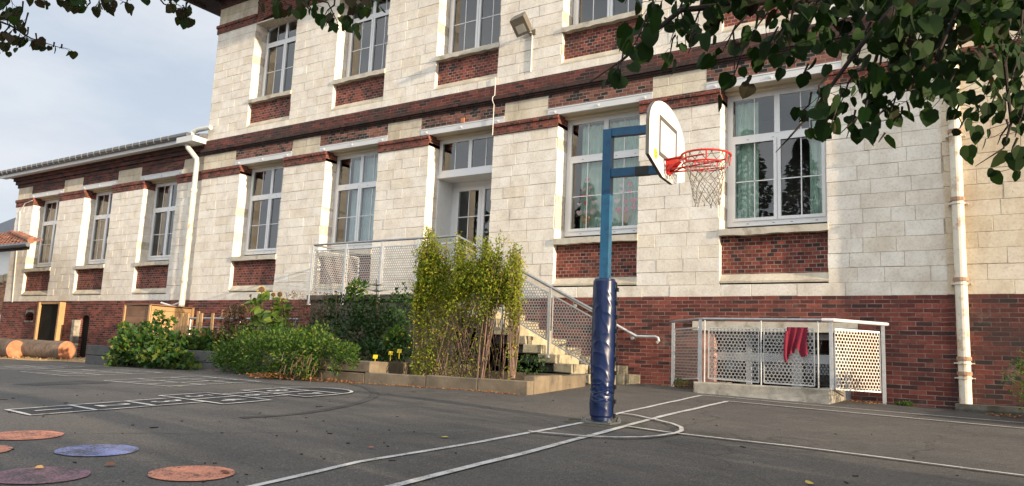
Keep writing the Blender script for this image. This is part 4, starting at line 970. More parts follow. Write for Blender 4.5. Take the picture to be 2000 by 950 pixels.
pgrid('hopscotch', 'faint white grid farthest back, in front of the logs', [K7(-90,50), K7(210,36), K7(435,46), K7(140,62)], 3, 3)
for pts, nm, lb_ in (([K7(60,136),K7(440,114),K7(580,127),K7(200,141)], 'manhole_cover', 'worn rectangular cover plate set in the asphalt beside the faded grids'),):
    b = MB(); q = [G(*p) for p in pts]; b.add([gpt(p, .004) for p in q], [(0,1,2,3)])
    o = b.build(nm, M['patch']); tag(o, lb_, 'manhole cover'); centre(o)
# dark tar band that curves away from the hopscotch
tb_ = MB(); tc = [K7(1240,308), K7(1500,290), K7(1700,262), K7(1850,228), K7(1918,200), K7(1925,178), K7(1880,150), K7(1790,130)]
gline(tb_, catmull([G(*p) for p in tc]), .10, .0045, .15); o = tb_.build('tar_band', M['patch']); tag(o, 'dark curved tar band on the asphalt beyond the hopscotch', 'tar band', kind='structure')

# ------------------------------------------------------------------ foliage helpers
def leaf_quad(bb, c, d, n_, L, W, bend=.15, simple_=False):
    """a leaf: pointed blade from c along d, facing n_"""
    d = d/np.linalg.norm(d); s = np.cross(d, n_); k = np.linalg.norm(s)
    if k < 1e-4: return
    s /= k; n_ = np.cross(s, d)
    if simple_:
        bb.add([c, c+d*L*.5+s*W*.5, c+d*L, c+d*L*.5-s*W*.5], [(0,1,2,3)])
    else:
        m_ = c+d*L*.5-n_*bend*L*.3; e = c+d*L-n_*bend*L
        bb.add([c, m_+s*W*.5-d*L*.12, e, m_-s*W*.5-d*L*.12, m_+n_*0.0], [(0,1,4),(1,2,4),(2,3,4),(3,0,4)])
def rv(): 
    while True:
        v = np.array([random.uniform(-1,1) for _ in range(3)]); k = np.linalg.norm(v)
        if .05 < k <= 1: return v/k
def heart_leaf(bb, c, d, n_, L):
    d = d/np.linalg.norm(d); s = np.cross(d, n_); k = np.linalg.norm(s)
    if k < 1e-3: return
    s /= k; n_ = np.cross(s, d); W = L*random.uniform(.80,.98); sk = random.uniform(-.06,.06); cup = random.uniform(.08,.30); curl = random.uniform(.05,.35)
    prof = [(0,0),(-.06,.22),(.04,.41),(.22,.52),(.45,.51),(.66,.41),(.84,.21),(.98,.0)]
    pos = []
    def pt(t, w, sgn):
        w_ = w*(1+random.uniform(-.13,.10)); return c+d*L*t+s*sgn*W*w_+s*sk*L*t*t+n_*(cup*L*abs(w_)*.8-curl*L*t*t*.5)
    mid = [pt(max(t,0), 0, 1) for t, w in prof]
    Lp = [pt(t, w, 1) for t, w in prof[1:-1]]; Rp = [pt(t, w, -1) for t, w in prof[1:-1]]
    m = len(prof); v = mid+Lp+Rp; fs_ = []
    for a_, off in ((m, 0), (m+len(Lp), 1)):
        prev = None
        for i in range(len(Lp)):
            cur_ = a_+i; mi = i+1
            if i == 0: fs_.append((0, cur_, mi) if not off else (0, mi, cur_))
            else: fs_.append((mi-1, cur_-1, cur_, mi) if not off else (mi-1, mi, cur_, cur_-1))
        fs_.append((m-2, a_+len(Lp)-1, m-1) if not off else (m-2, m-1, a_+len(Lp)-1))
    bb.add(v, fs_)
def clump(bb, c, r, n, L, W, shell=.55, up=.3, droop=0.0, simple_=True, heart=False):
    c = np.array(c, float); r = np.array(r, float)
    for _ in range(n):
        v = rv(); k = random.uniform(shell, 1.0)**.7; bump_ = 1+.28*noise.noise(Vector((v[0]*2.3+c[0]*3, v[1]*2.3+c[1], v[2]*2.3+c[2])))
        p = c+v*r*k*bump_; d = rv()*.8+v*.7+np.array([0,0,up-droop]); nn = rv()+np.array([0,0,.9])
        s = random.uniform(.65,1.25)
        if heart: heart_leaf(bb, p, d, nn, L*s)
        else: leaf_quad(bb, p, d, nn, L*s, W*s, simple_=simple_)

# ------------------------------------------------------------------ raised planters
GP = gz
pl1 = thing('raised_planter', 'dark grey sleeper planter at the left under the climbing plants', 'planter', (-15, 10.4, gz(-15,10.4)))
b = MB(); zt = -.14
for (z0, z1) in ((-.72,-.385), (-.38, zt)):
    x = -19.5
    while x < -11.3:
        x2 = min(x+2.2, -11.25); b.cbox(x+.004, x2-.004, 10.24, 10.42, z0, z1-.004, c=.012, j=.004); x = x2
    b.box(-19.5, -19.3, 10.424, 12.6, z0, z1-.006); b.box(-11.45, -11.25, 9.2, 10.42, z0, z1-.006)
b.build('sleeper_wall', M['timber_grey'], pl1)
b = MB(); b.box(-19.3, -11.25, 10.42, 13.18, -.8, zt-.06); b.build('soil', M['soil'], pl1)
pl2 = thing('raised_planter', 'tall end of the tan sleeper planter beside the yellow tags', 'planter', (-10, 9.4, gz(-10,9.4)))
b = MB(); b.cbox(-11.25, -10.02, 8.98, 9.18, -.6, -.33, c=.012, j=.003); b.cbox(-10.015, -8.66, 8.98, 9.18, -.325, -.15, c=.012, j=.003); b.cbox(-11.25, -10.02, 8.98, 9.18, -.325, -.15, c=.012, j=.003); b.box(-8.86, -8.665, 9.182, 11.65, -.6, -.155)
b.build('sleeper_wall', M['timber'], pl2)
b = MB(); b.box(-11.25, -8.86, 9.18, 11.69, -.6, -.21); b.box(-13.2,-11.25,10.42,11.69,-.6,-.205); b.build('soil', M['soil'], pl2)
pl3 = thing('raised_planter', 'low tan timber edging around the woven willow hut', 'planter', (-7.3, 9.6, gz(-7.3,9.6)))
b = MB(); x = -10.01
for w in (1.25, 1.25, .95, .84): b.cbox(x+.002, x+w-.002, 8.975, 9.13, -.62, gz(x,9)+.175, c=.010, j=.003); x += w
xe = x
pr0 = (xe-.0, 9.12); 
# right-hand return runs back to the steps
d_ = np.array([-.42, 2.25]); L_ = np.linalg.norm(d_); d_ /= L_
for k in range(2):
    p = np.array([xe-.075, 9.13])+d_*L_*k/2; q = np.array([xe-.075, 9.13])+d_*L_*(k+1)/2
    b.bar((*p, -.40), (*q, -.385), .15, .32)
b.bar((-8.66,11.35,-.40), (xe-.5,11.36,-.38), .14, .30)
b.build('sleeper_edging', M['timber'], pl3)
b = MB(); b.box(xe-.16, xe-.003, 8.972, 8.976, -.5, -.31); 
b = MB(); b.add([(-8.66,9.13,-.40),(xe-.12,9.13,-.40),(xe-.5,11.3,-.36),(-8.66,11.3,-.36)], [(0,1,2,3)]); b.build('soil', M['soil'], pl3)

# plants -------------------------------------------------------------
def plantpos(x, y, Y): return onY(x, y, Y)
# broad-leaved vine spilling over the left planter
b = MB()
for (x, y, Y, rx, ry, rz, n) in ((262,678,10.15,.75,.42,.36,300),(235,698,10.0,.35,.25,.22,120),(300,695,10.0,.95,.35,.26,320),(335,675,10.3,.7,.5,.28,240),(300,655,10.6,.7,.5,.20,150),(350,702,9.95,.5,.25,.17,120),(390,678,10.7,.8,.5,.20,200),(256,650,10.7,.35,.35,.22,90),(300,640,10.9,.22,.25,.16,45),(425,668,11.0,.7,.5,.20,130),(245,640,10.9,.14,.1,.14,22),(312,618,10.9,.12,.1,.18,22),(335,630,10.9,.12,.1,.14,16),(280,640,10.8,.14,.1,.12,18),(400,655,10.9,.5,.3,.14,60),(222,714,9.9,.12,.12,.1,16),(372,714,9.7,.14,.12,.10,16),(440,700,10.0,.2,.1,.1,24)):
    clump(b, onY(x,y,Y), (rx,ry,rz), int(n*1.9), .115, .10, shell=.3, simple_=False)
o = b.build('vine', M['vine']); tag(o, 'broad-leaved green vine spilling over the left end of the grey planter', 'vine'); centre(o)
# fine-leaved bush
b = MB()
for (x, y, Y, rx, ry, rz, n) in ((455,694,9.7,.5,.45,.31,1100),(520,690,9.1,.60,.40,.38,1500),(575,690,8.9,.55,.38,.38,1500),(625,682,8.95,.42,.35,.30,1000),(560,664,9.4,.65,.45,.26,1000),(500,666,9.8,.50,.45,.27,800),(440,700,10.0,.30,.25,.28,500),(672,688,8.95,.24,.22,.17,420),(690,708,8.82,.08,.07,.12,90),(655,715,8.82,.09,.08,.14,90),(600,718,8.8,.32,.16,.17,420),(540,724,8.95,.40,.16,.17,460),(480,722,9.6,.40,.16,.18,420),(470,660,10.4,.5,.5,.28,500),(540,650,10.2,.4,.4,.18,400),(620,660,9.5,.40,.40,.26,700),(600,655,10.2,.4,.3,.16,300)):
    clump(b, onY(x,y,Y), (rx,ry,rz), int(n*1.15), .062, .030, shell=.15)
o = b.build('bush', M['bushleaf']); tag(o, 'bright green fine-leaved bush spilling over the planter onto the asphalt', 'bush'); centre(o)
b = MB()
for _ in range(45):
    p = onY(random.gauss(598,20), random.gauss(702,12), 8.5); d = np.array([random.uniform(-1,1)*.5, -.2, random.uniform(-1,.2)]); b.tube([p, p+d*.08, p+d*.16+np.array([0,0,-.03])], .0035, 3, cap=False)
o = b.build('dead_stalks', M['dead']); tag(o, 'brown dead stalks hanging from the front of the green bush', 'dead plant'); centre(o)
# climbing runner between the planters, with dried brown plant
b = MB()
for (x, y, Y, rx, rz, n) in ((455,622,11.0,.30,.30,260),(480,645,10.9,.25,.30,220),(440,650,10.9,.3,.2,160),(468,600,11.2,.18,.12,80)):
    clump(b, onY(x,y,Y), (rx,.25,rz), n*2, .09, .035, shell=.2, droop=1.2, up=0)
o = b.build('withered_plant', M['dead']); tag(o, 'withered brown plant left of the sunflowers', 'dead plant'); centre(o)
b = MB()
for (x, y, Y, rx, rz, n) in ((620,620,11.1,.45,.35,150),(600,650,10.9,.4,.25,140),(560,640,11.1,.3,.3,90)):
    clump(b, onY(x,y,Y), (rx,.25,rz), n*2, .07, .022, shell=.1, up=.8)
for _ in range(26):
    p = onY(random.uniform(545,655), 680, 11.1+random.uniform(-.2,.2)); q = p+np.array([random.uniform(-.12,.12),0,random.uniform(.6,1.15)]); b.tube([p,(p+q)/2+np.array([.03,0,0]),q], .006, 4)
    clump(b, q, (.08,.08,.07), 14, .05, .02, shell=.1)
o = b.build('withered_plant', M['dead']); tag(o, 'dried brown umbels standing right of the sunflowers', 'dead plant'); centre(o)
# sunflowers
def sunflower(x, y, yb, Y, s, face, label, open_=True):
    top = onY(x, y, Y); bx = onY(x+random.uniform(-12,12), yb, Y); root = thing('sunflower', label, 'sunflower', bx, 'sunflowers in the planter')
    b = MB(); md = (top+bx)/2+np.array([random.uniform(-.06,.06),0,.05]); b.tube([bx, md, top], [.014,.012,.009], 6); b.build('stem', M['vine'], root)
    b = MB()
    for k in range(15):
        t = .25+.72*k/15; p = bx+(top-bx)*t+np.array([.02,0,0]); a = random.uniform(0,6.28); d = np.array([math.cos(a),math.sin(a)*.6-.2,random.uniform(-.7,.1)]); heart_leaf(b, p+d*.05, d, np.array([.2,-.5,.8])+rv()*.5, random.uniform(.14,.26)*(.6+.4*s))
    b.build('leaves', leafsun, root)
    f = np.array(face, float); f /= np.linalg.norm(f); sx_ = np.cross(f, (0,0,1.)); sx_ /= np.linalg.norm(sx_); su = np.cross(sx_, f)
    b = MB(); b.tube([top-f*.01, top+f*.02, top+f*.028], [.055*s,.055*s,.03*s], 14); b.build('seed_head', M['seed'], root)
    b = MB()
    for k in range(14):
        a = 2*math.pi*k/14+random.uniform(-.1,.1); d = sx_*math.cos(a)+su*math.sin(a)+f*random.uniform(-.3,.3); leaf_quad(b, top+d*.05*s, d, f,   .05*s*random.uniform(.5,1.1), .018*s, simple_=True)
    b.build('petals', M['petal'], root)
leafsun = leaf_mat('sunflower_leaves', [(.10,.17,.03),(.16,.24,.04),(.22,.28,.06)], .4)
for args in ((511,566,650,10.8,1.15,(.8,-.8,.2),'tallest sunflower of the group, with wide yellow petals'), (534,576,650,10.9,.8,(.5,-1,0),'sunflower with brown seed head, second from the right at the top'),
             (547,575,655,10.8,.95,(.3,-1,-.1),'sunflower with large dark head at the top right of the group'), (553,586,660,10.9,.7,(1,-.5,-.5),'small nodding sunflower at the far right of the group'), (531,604,655,10.7,.65,(.2,-1,-.4),'low small sunflower in the middle of the group'), (490,578,650,10.8,.6,(-.5,-1,.2),'leafy sunflower bud at the left of the group')):
    sunflower(*args)
# dark shrubs beneath the landing, young conifer
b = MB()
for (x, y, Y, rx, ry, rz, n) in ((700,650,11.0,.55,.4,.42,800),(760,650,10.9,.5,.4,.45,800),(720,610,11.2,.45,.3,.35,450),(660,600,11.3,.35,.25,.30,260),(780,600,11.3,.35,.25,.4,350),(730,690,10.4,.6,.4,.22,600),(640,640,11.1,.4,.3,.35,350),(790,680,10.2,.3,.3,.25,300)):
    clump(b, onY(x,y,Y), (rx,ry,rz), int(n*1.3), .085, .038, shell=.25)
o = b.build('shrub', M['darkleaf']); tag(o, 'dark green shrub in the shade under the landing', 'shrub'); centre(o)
b = MB()
for (x,y,Y,r_,n) in ((765,668,10.2,.17,160),(775,650,10.2,.13,90)):
    clump(b, onY(x,y,Y), (r_,.15,r_*.8), n, .09, .06, shell=.1)
o = b.build('herb', M['bushleaf']); tag(o, 'light green leafy herb just above the yellow plant labels', 'herb'); centre(o)
b = MB()
for (x,y,Y,r_,n) in ((700,562,11.22,.22,140),(690,572,11.2,.2,110)):
    clump(b, onY(x,y,Y), (r_,.15,r_*.8), n, .09, .06, shell=.1)
o = b.build('herb', M['bushleaf']); tag(o, 'light green leafy herb reaching the landing railing left of the young conifer', 'herb'); centre(o)
cx_ = onY(738,690,10.95); cxt = onY(735,545,10.95)
cf = thing('young_conifer', 'young conifer whose tip rises in front of the punched landing railing', 'conifer', cx_)
b = MB(); b.tube([cx_, cxt], [.025,.006], 6); b.build('trunk', M['bark_twig'], cf)
b = MB(); Hh = cxt[2]-cx_[2]
for k in range(11):
    z = cx_[2]+Hh*(.08+.9*k/11); L_ = .55*(1-k/12)+.08; nb = 7
    for j in range(nb):
        a = 2*math.pi*j/nb+k*.7; base = np.array([cx_[0]+(cxt[0]-cx_[0])*(z-cx_[2])/Hh, cx_[1], z]); d = np.array([math.cos(a), math.sin(a), .22]); 
        for t in np.arange(.1, 1.0, .035):
            p = base+d*L_*t
            for s in (-1, 1): leaf_quad(b, p, d*.5+s*np.array([-math.sin(a), math.cos(a), 0])+np.array([0,0,.1]), np.array([0,0,1.]), .07*(1.2-t), .012, simple_=True)
b.build('foliage', leaf_mat('young_conifer_needles', [(.05,.10,.02),(.08,.14,.03),(.12,.18,.04)], .2), cf)
# small weeds by the steps and well
b = MB(); clump(b, onY(1035,712,10.9), (.32,.2,.14), 260, .06, .03); o = b.build('weed', M['darkleaf']); tag(o, 'low dark weeds in the soil at the foot of the steps', 'weeds'); centre(o)
b = MB(); clump(b, np.array([-5.02,12.75,gz(-5,12.8)+.06]), (.14,.1,.10), 120, .05, .02, up=1); o = b.build('weed', M['vine']); tag(o, 'small green weed beside the left post of the light well guard', 'weed'); centre(o)
b = MB(); clump(b, np.array([-1.65,13.0,gz(-1.6,13)+.02]), (.13,.05,.03), 220, .035, .02, up=1); o = b.build('weed', M['vine']); tag(o, 'tiny moss tuft against the wall left of the drainpipe', 'weed'); centre(o)
# plant labels
for (x, y, Y, lab) in ((733,697,9.3,'yellow plant label nearest to the planter corner'), (763,690,9.9,'yellow-orange plant label in the middle of the three'), (780,686,9.8,'yellow plant label nearest the willow hut')):
    p = onY(x, y, Y); t = thing('plant_label', lab, 'plant label', (p[0],p[1],p[2]-.12), 'yellow plant labels in the planter')
    b = MB(); b.obox(p+np.array([0,0,-.06]), (.006,0,0), (0,.002,0), (0,0,.07)); b.build('stake', M['yellow_tag'], t); b = MB(); b.obox(p, (.035,.012,0), (0,.002,0), (.004,0,.03)); b.build('tag', M['yellow_tag'], t)

# ------------------------------------------------------------------ woven willow hut
hut = thing('willow_hut', 'living willow hut of woven stems with yellow-green leaves behind the timber edging', 'willow hut', (-7.1, 9.9, -.38))
A_ = np.array([onY(808,738,9.35)[0], 9.35]); B_ = np.array([onY(936,742,9.3)[0], 9.3]); Cc_ = np.array([onY(1001,744,9.32)[0], 9.32]); Hd = 1.0
gzb = -.42
st = MB(); lf = MB(); twigs = []
def stem(p, q, sway=.05, r=.0085):
    p, q = np.array(p, float), np.array(q, float); n_ = 7; pts = []
    pv = np.array([random.uniform(-sway,sway), random.uniform(-sway,sway)*.6, 0])
    for i in range(n_): t = i/(n_-1); pts.append(p+(q-p)*t+pv*math.sin(math.pi*t)+np.array([random.uniform(-.008,.008),random.uniform(-.008,.008),0]))
    st.tube(pts, [r*(1-.55*i/(n_-1)) for i in range(n_)], 5); twigs.append(pts)
def wall(P, Q, nst, h0=1.5, dens=1.0):
    L = np.linalg.norm(Q-P)
    for i in range(nst):
        t = (i+.5)/nst+random.uniform(-.01,.01); base = P+(Q-P)*t
        for sgn in (-1, 1):
            lean = sgn*random.uniform(.25,.62); h = random.uniform(h0*.75, h0*1.25)
            tp = base+(Q-P)/L*max(-t*L-.05, min((1-t)*L+.08, lean*h)); stem((*base, gzb), (tp[0], tp[1]+random.uniform(-.04,.04), gzb+h), r=random.uniform(.0045,.008))
        if random.random() < .6: stem((*base, gzb), (*(base+(Q-P)/L*random.uniform(-.1,.1)), gzb+random.uniform(1.5, 2.2)), r=.010)
Ab, Cb = A_+np.array([-.72,Hd]), Cc_+np.array([-.74,Hd])
wall(A_, B_, 21, 1.65); wall(Ab, Cb, 22, 1.6); wall(A_, Ab, 12, 1.6); wall(Cc_, Cb, 11, 1.6)
for k in range(9): stem((B_[0]+random.uniform(-.05,.05), B_[1]+random.uniform(-.03,.03), gzb), (B_[0]+.10+random.uniform(-.05,.28), B_[1]+random.uniform(-.05,.1), gzb+random.uniform(1.3,2.0)), .10, .012)
for k in range(7): stem((B_[0]+.05, B_[1], gzb+.9+.03*k), (B_[0]+.30+.02*k, B_[1]+.05, gzb+1.55+.02*k), .04, .010)
for k in range(8): stem((Cc_[0]+random.uniform(-.03,.03), Cc_[1]+random.uniform(-.03,.03), gzb), (Cc_[0]-.04+random.uniform(-.12,.05), Cc_[1]+random.uniform(-.05,.1), gzb+random.uniform(1.5,2.1)), .05, .012)
# upright shoots at the top
crown = []
for k in range(95):
    side = random.random(); 
    if side < .45: p = A_+(B_-A_)*random.uniform(0,1.2)
    elif side < .8: p = Ab+(Cb-Ab)*random.random()
    elif side < .9: p = A_+(Ab-A_)*random.random()
    else: p = Cc_+(Cb-Cc_)*random.random()
    edge = (p[0]-A_[0])/(Cc_[0]-A_[0]); hh = 2.02+.40*max(0,1-abs(edge-.08)/.22)+.25*max(0,1-abs(edge-.86)/.16)-.12*math.sin(edge*math.pi)+random.uniform(-.40,.12)
    stem((p[0],p[1],gzb+1.3), (p[0]+random.uniform(-.12,.12), p[1]+random.uniform(-.1,.1), gzb+hh), .04, .006)
st.build('stems', M['stem'], hut)
for pts in twigs:
    for a_, c_2 in zip(pts[:-1], pts[1:]):
        for k in range(50):
            p = a_+(c_2-a_)*random.random(); hrel = (p[2]-gzb)/2.2; xr = (p[0]-A_[0])/(Cc_[0]-A_[0])
            pr = .10+.95*max(0, (hrel-.38)/.35) if p[1] < 9.8 else .04+.75*max(0, (hrel-.42)/.3)
            if xr < .25: pr += .28
            if xr > .97: pr += .15*(hrel > .35)
            pr *= max(.30, .42+1.6*(.25+noise.noise(Vector((p[0]*3.2, p[1]*2, p[2]*3.2)))))
            if random.random() > pr: continue
            d = rv()+np.array([0,0,.4]); leaf_quad(lf, p+rv()*(random.uniform(.01,.07)+.10*random.random()**3*(hrel > .45)), d, rv()+np.array([.3,0,.5]), random.uniform(.034,.062), random.uniform(.016,.028), simple_=True)
lf.build('foliage', M['willow'], hut)

# leaf litter, chips, debris
b = MB()
def scatter_leaf(p, s):
    a = random.uniform(0,6.28); d = np.array([math.cos(a), math.sin(a), random.uniform(-.2,.35)]); leaf_quad(b, p, d, np.array([random.uniform(-.5,.5),random.uniform(-.5,.5),1.]), s, s*.6, bend=-.3)
for _ in range(1500):
    u = random.random(); x = -14.5+5.6*u; y = (10.15 if x < -11.3 else 8.95)-abs(random.gauss(0,.12)); 
    if x > -12 and x < -10.5: y -= .1
    dn_ = math.exp(-((x+10.6)/1.1)**2)
    if random.random() > .10+.9*dn_: continue
    scatter_leaf(np.array([x, y-.10*dn_*random.random(), gz(x,y)+.01+random.uniform(0,.09)*dn_]), random.uniform(.03,.07))
for _ in range(750):
    x = random.uniform(-9.2,-5.75); y = 8.95-abs(random.gauss(0,.10)); scatter_leaf(np.array([x,y,gz(x,y)+.006]), random.uniform(.012,.035))
for _ in range(600):
    x = random.uniform(-8.5,-5.9); y = random.uniform(9.15,11.2); scatter_leaf(np.array([x,y,-.385+random.uniform(0,.02)]), random.uniform(.02,.05))
for _ in range(120): x = random.uniform(-5.6,-4.6); y = 13.1-abs(random.gauss(0,.15)); scatter_leaf(np.array([x,y,gz(x,y)+.01]), random.uniform(.02,.05))
for _ in range(90): x = random.uniform(-2.45,-1.9); y = 12.9+random.gauss(0,.1); scatter_leaf(np.array([x,y,gz(x,y)+.01]), random.uniform(.02,.05))
for _ in range(80): x = random.uniform(-.6,-.05); y = 12.6+random.gauss(0,.1); scatter_leaf(np.array([x,y,gz(x,y)+.01]), random.uniform(.03,.06))
o = b.build('leaf_litter', M['litter']); tag(o, 'orange-brown fallen leaves along the planter edges and walls', 'leaf litter', kind='stuff')
b = MB()
for _ in range(260):
    x, y = random.uniform(-9,0), random.uniform(1.8,9)
    if random.random() > (.95 if x < -3.4 and y < 5 else .28): continue
    s = random.uniform(.003,.011); a = random.uniform(0,3.14); el = random.choice([1,1,2,4]); b.obox((x,y,gz(x,y)+.004), (math.cos(a)*s*el,math.sin(a)*s*el,0), (-math.sin(a)*s*.6,math.cos(a)*s*.6,0), (0,0,.003))
o = b.build('twig_debris', simple('dark_debris', (.018,.013,.010), .9, var=.4, scale=40)); tag(o, 'small dark twigs and bits scattered on the asphalt', 'debris', kind='stuff')
for (x, y, s, mt, lab) in ((300,737*1.0+20,.05,'yellow_tag',None),):
    pass
ylf = [(870,857,.05,'fallen yellow leaf on the asphalt left of the court line',(.45,.36,.06)), (207,911,.05,'curled brown leaf lying above the purple disc',(.20,.075,.035)), (68,918,.045,'pale tan leaf lying on the purple disc edge',(.42,.25,.09)), (720,877,.035,'small reddish leaf on the asphalt',(.22,.10,.06)), (435,928,.045,'thin brown leaf lying on the orange disc',(.16,.05,.03)), (351,757,.06,'yellow-green leaf between the two grids',(.35,.34,.06)), (1577,948,.05,'yellow leaf at the bottom edge of the court',(.5,.38,.08))]
for (x, y, s, lab, col) in ylf:
    c = G(x, y); b = MB(); heart_leaf(b, c+np.array([0,0,.012]), np.array([random.uniform(-1,1),.4,.05]), np.array([.2,-.2,1.]), s*1.1)
    o = b.build('fallen_leaf', simple('dry_leaf', col, .8, var=.2, scale=20)); tag(o, lab, 'leaf', 'single leaves lying on the playground'); centre(o)

# ------------------------------------------------------------------ left background: box, panels, logs, neighbour
X_ = onY(375,640,D0-.05)[0]; cn = onX(290,640,X_); yf_ = cn[1]
bx = thing('compost_box', 'wooden plank box against the brick plinth behind the vine', 'compost box', (X_-.6, (yf_+D0)/2, gz(X_,12.5)))
xl_ = onY(241,640,yf_)[0]; ztp = onX(290,597,X_)[2]
b = MB(); z = gz(X_,12); k = 0
while z < ztp: b.box(xl_, X_-.03, yf_, yf_+.03, z+.004, min(z+.17, ztp)); z += .175
b.build('front_planks', M['wood_brown'], bx)  # shaded front: its shade is put into the darker wood colour
b = MB(); z = gz(X_,12)
while z < ztp: b.box(X_-.03, X_, yf_+.032, D0-.06, z+.004, min(z+.17, ztp)); z += .175
b.build('side_planks', M['wood_light'], bx)  # sunlit side: the sun is put into the lighter wood colour
b = MB(); b.box(xl_-.04, xl_+.03, yf_-.03, yf_, gz(X_,12), ztp+.02); b.box(X_-.04, X_+.03, yf_-.03, yf_+.0, gz(X_,12), ztp+.02); b.box(X_, X_+.03, D0-.12, D0-.05, gz(X_,12), ztp+.02); b.build('corner_post', M['wood_light'], bx)
b = MB(); b.box(xl_-.04, X_+.03, yf_-.03, D0-.03, ztp+.022, ztp+.05); b.build('lid', M['wood_brown'], bx)
# row of pickets
pk = thing('picket_fence', 'short uneven wooden pickets beside the plank box', 'fence', (*onY(355,650,11.6)[:2], gz(-17,11.6)), None)
for i, (x, yt) in enumerate(((345,620),(350,622),(356,612),(361,618),(367,612),(388,608),(394,612),(416,612))):
    p = onY(x, yt, 11.7); b = MB(); b.box(p[0]-.045, p[0]+.045, 11.69, 11.715, -.5, p[2]); b.build('picket', M['wood_light'], pk)
# low grey tube rail behind the plants
q0, q1 = onY(369,622,12.0), onY(583,624,12.0)
rr_ = thing('tube_rail', 'low grey tubular rail running behind the plants to the landing', 'railing', (q0[0],12.0,-.4))
b = MB(); b.tube([q0, q1], .028, 8); b.build('rail', M['galv_dull'], rr_)
for t in (0.02, .5, .98):
    p = q0+(q1-q0)*t; b = MB(); b.tube([p, (p[0],p[1],-.5)], .022, 8); b.build('post', M['galv_dull'], rr_)
b = MB(); b.tube([q0+np.array([0,0,-.22]), q1+np.array([0,0,-.22])], .015, 8); b.build('rail', M['galv_dull'], rr_)
# framed dark panel against the plinth
xa, xb = onY(84,640,YW)[0], onY(122,640,YW)[0]
fp = thing('framed_panel', 'dark board in a light wooden frame leaning on the far left brick plinth', 'board', ((xa+xb)/2, YW-.1, gz(-27,13)))
b = MB(); b.box(xa, xb, YW-.14, YW-.10, -.40, 1.12); b.build('board', M['panel_dark'], fp)
b = MB(); b.box(xa-.09, xa, YW-.22, YW-.03, -.62, 1.18); b.box(xb, xb+.09, YW-.22, YW-.03, -.62, 1.18); b.box(xa, xb, YW-.18, YW-.09, 1.12, 1.18); b.build('frame', M['wood_light'], fp)
# logs
def log(c, d, r, L, label):
    d = np.array(d, float); d /= np.linalg.norm(d); c = np.array(c, float); g_ = gz(c[0], c[1]); c[2] = g_+r*.97
    t = thing('log', label, 'log', (c[0],c[1],g_), 'cut logs lying on wood chips'); b = MB(); n, m = 28, 14; u = np.array([0,0,1.]); s = np.cross(d, u); s /= np.linalg.norm(s); v = []
    for j in range(m+1):
        p = c-d*L*j/m
        for i in range(n):
            a = 2*math.pi*i/n; q = r*(1+.05*noise.noise(Vector((math.cos(a)*1.5, math.sin(a)*1.5, j*.35)))); v.append(p+s*q*math.cos(a)+u*q*math.sin(a))
    b.add(v, [(j*n+i, j*n+(i+1)%n, (j+1)*n+(i+1)%n, (j+1)*n+i) for j in range(m) for i in range(n)]+[tuple(m*n+i for i in range(n-1,-1,-1))]); b.build('trunk', M['bark'], t, smooth=True)
    b = MB(); e = [c+d*.002+(np.array(v[i])-c)*.99 for i in range(n)]; mid = [c+d*.05+(np.array(v[i])-c)*.75 for i in range(n)]; b.add(e+mid, [(i,(i+1)%n,n+(i+1)%n,n+i) for i in range(n)]+[tuple(n+i for i in range(n))]); b.build('cut_end', M['cutwood'], t)
L1 = onG(122,699); log((-23.55, 11.8, 0), (1,.05,0), .27, 3.9, 'longer cut log with a round orange end, nearest the doorway')
L2 = onG(18,700); log((L2[0]+.0, L2[1]+.15, 0), (1,-.12,0), .27, 2.0, 'log with its rounded cut end at the left edge of the photo')
L3 = onG(22,692); log((L3[0]-.3, L3[1]+.95, 0), (1,-.1,0), .33, 2.2, 'log lying behind the left one, only its tilted end showing')
b = MB(); 
for _ in range(2600):
    x, y = random.uniform(-32,-20), random.uniform(10.2,13.1); 
    if y < 10.5+.10*math.sin(x*2)+.25*max(0,(x+24)/4): continue
    s = random.uniform(.03,.07); leaf_quad(b, np.array([x,y,gz(x,y)+random.uniform(.005,.04)]), rv(), np.array([0,0,1.])+rv()*.5, s, s*.5, simple_=True)
o = b.build('wood_chips', M['chips']); tag(o, 'tan wood chips spread under the logs', 'wood chips', kind='stuff')
b = MB(); n_ = 30
for i in range(n_):
    x0, x1 = -34+14*i/n_, -34+14*(i+1)/n_; f_ = lambda x: 10.5+.10*math.sin(x*2)+.25*max(0,(x+24)/4)
    b.add([(x0,f_(x0),gz(x0,f_(x0))+.006),(x1,f_(x1),gz(x1,f_(x1))+.006),(x1,13.3,gz(x1,13.3)+.006),(x0,13.3,gz(x0,13.3)+.006)], [(0,1,2,3)])
o = b.build('chip_bed', M['chips']); tag(o, 'bed of wood chips between the logs and the wall', 'ground', kind='structure')
# neighbour wall with old coping, white house, dark roof, tiled shelter roof
nw = thing('boundary_wall', 'old orange brick wall with crumbling coping at the far left edge', 'wall', (-33.5, YW+.6, -.6))
b = MB(); b.box(-36.5, XW0-.05, YW+.35, YW+.75, -1, 2.0); b.build('brickwork', M['brick_orange'], nw)
b = MB(); 
for k in range(14): x = -36.5+k*.36; b.cbox(x, x+.34, YW+.28, YW+.8, 2.0, 2.0+random.uniform(.25,.36), c=.04, j=.02)
b.build('coping', M['stone_dirty'], nw)
b = MB(); b.box(-36, XW0-.25, YW+.27, YW+.345, -1, .75); b.build('white_render', M['white_wall'], nw)
hs_ = thing('neighbour_house', 'white rendered house with dark roof edge beyond the boundary wall', 'house', (-40, 19, -.6))
b = MB(); b.box(-46, -37.2, 17, 24, -1, 4.15); b.build('wall', M['white_wall'], hs_); b = MB(); b.prism([(16.5,4.15),(16.5,4.45),(20.5,7),(24.5,4.45),(24.5,4.15)], 'x', -46.5, -36.9); b.build('roof', M['roofdark'], hs_)
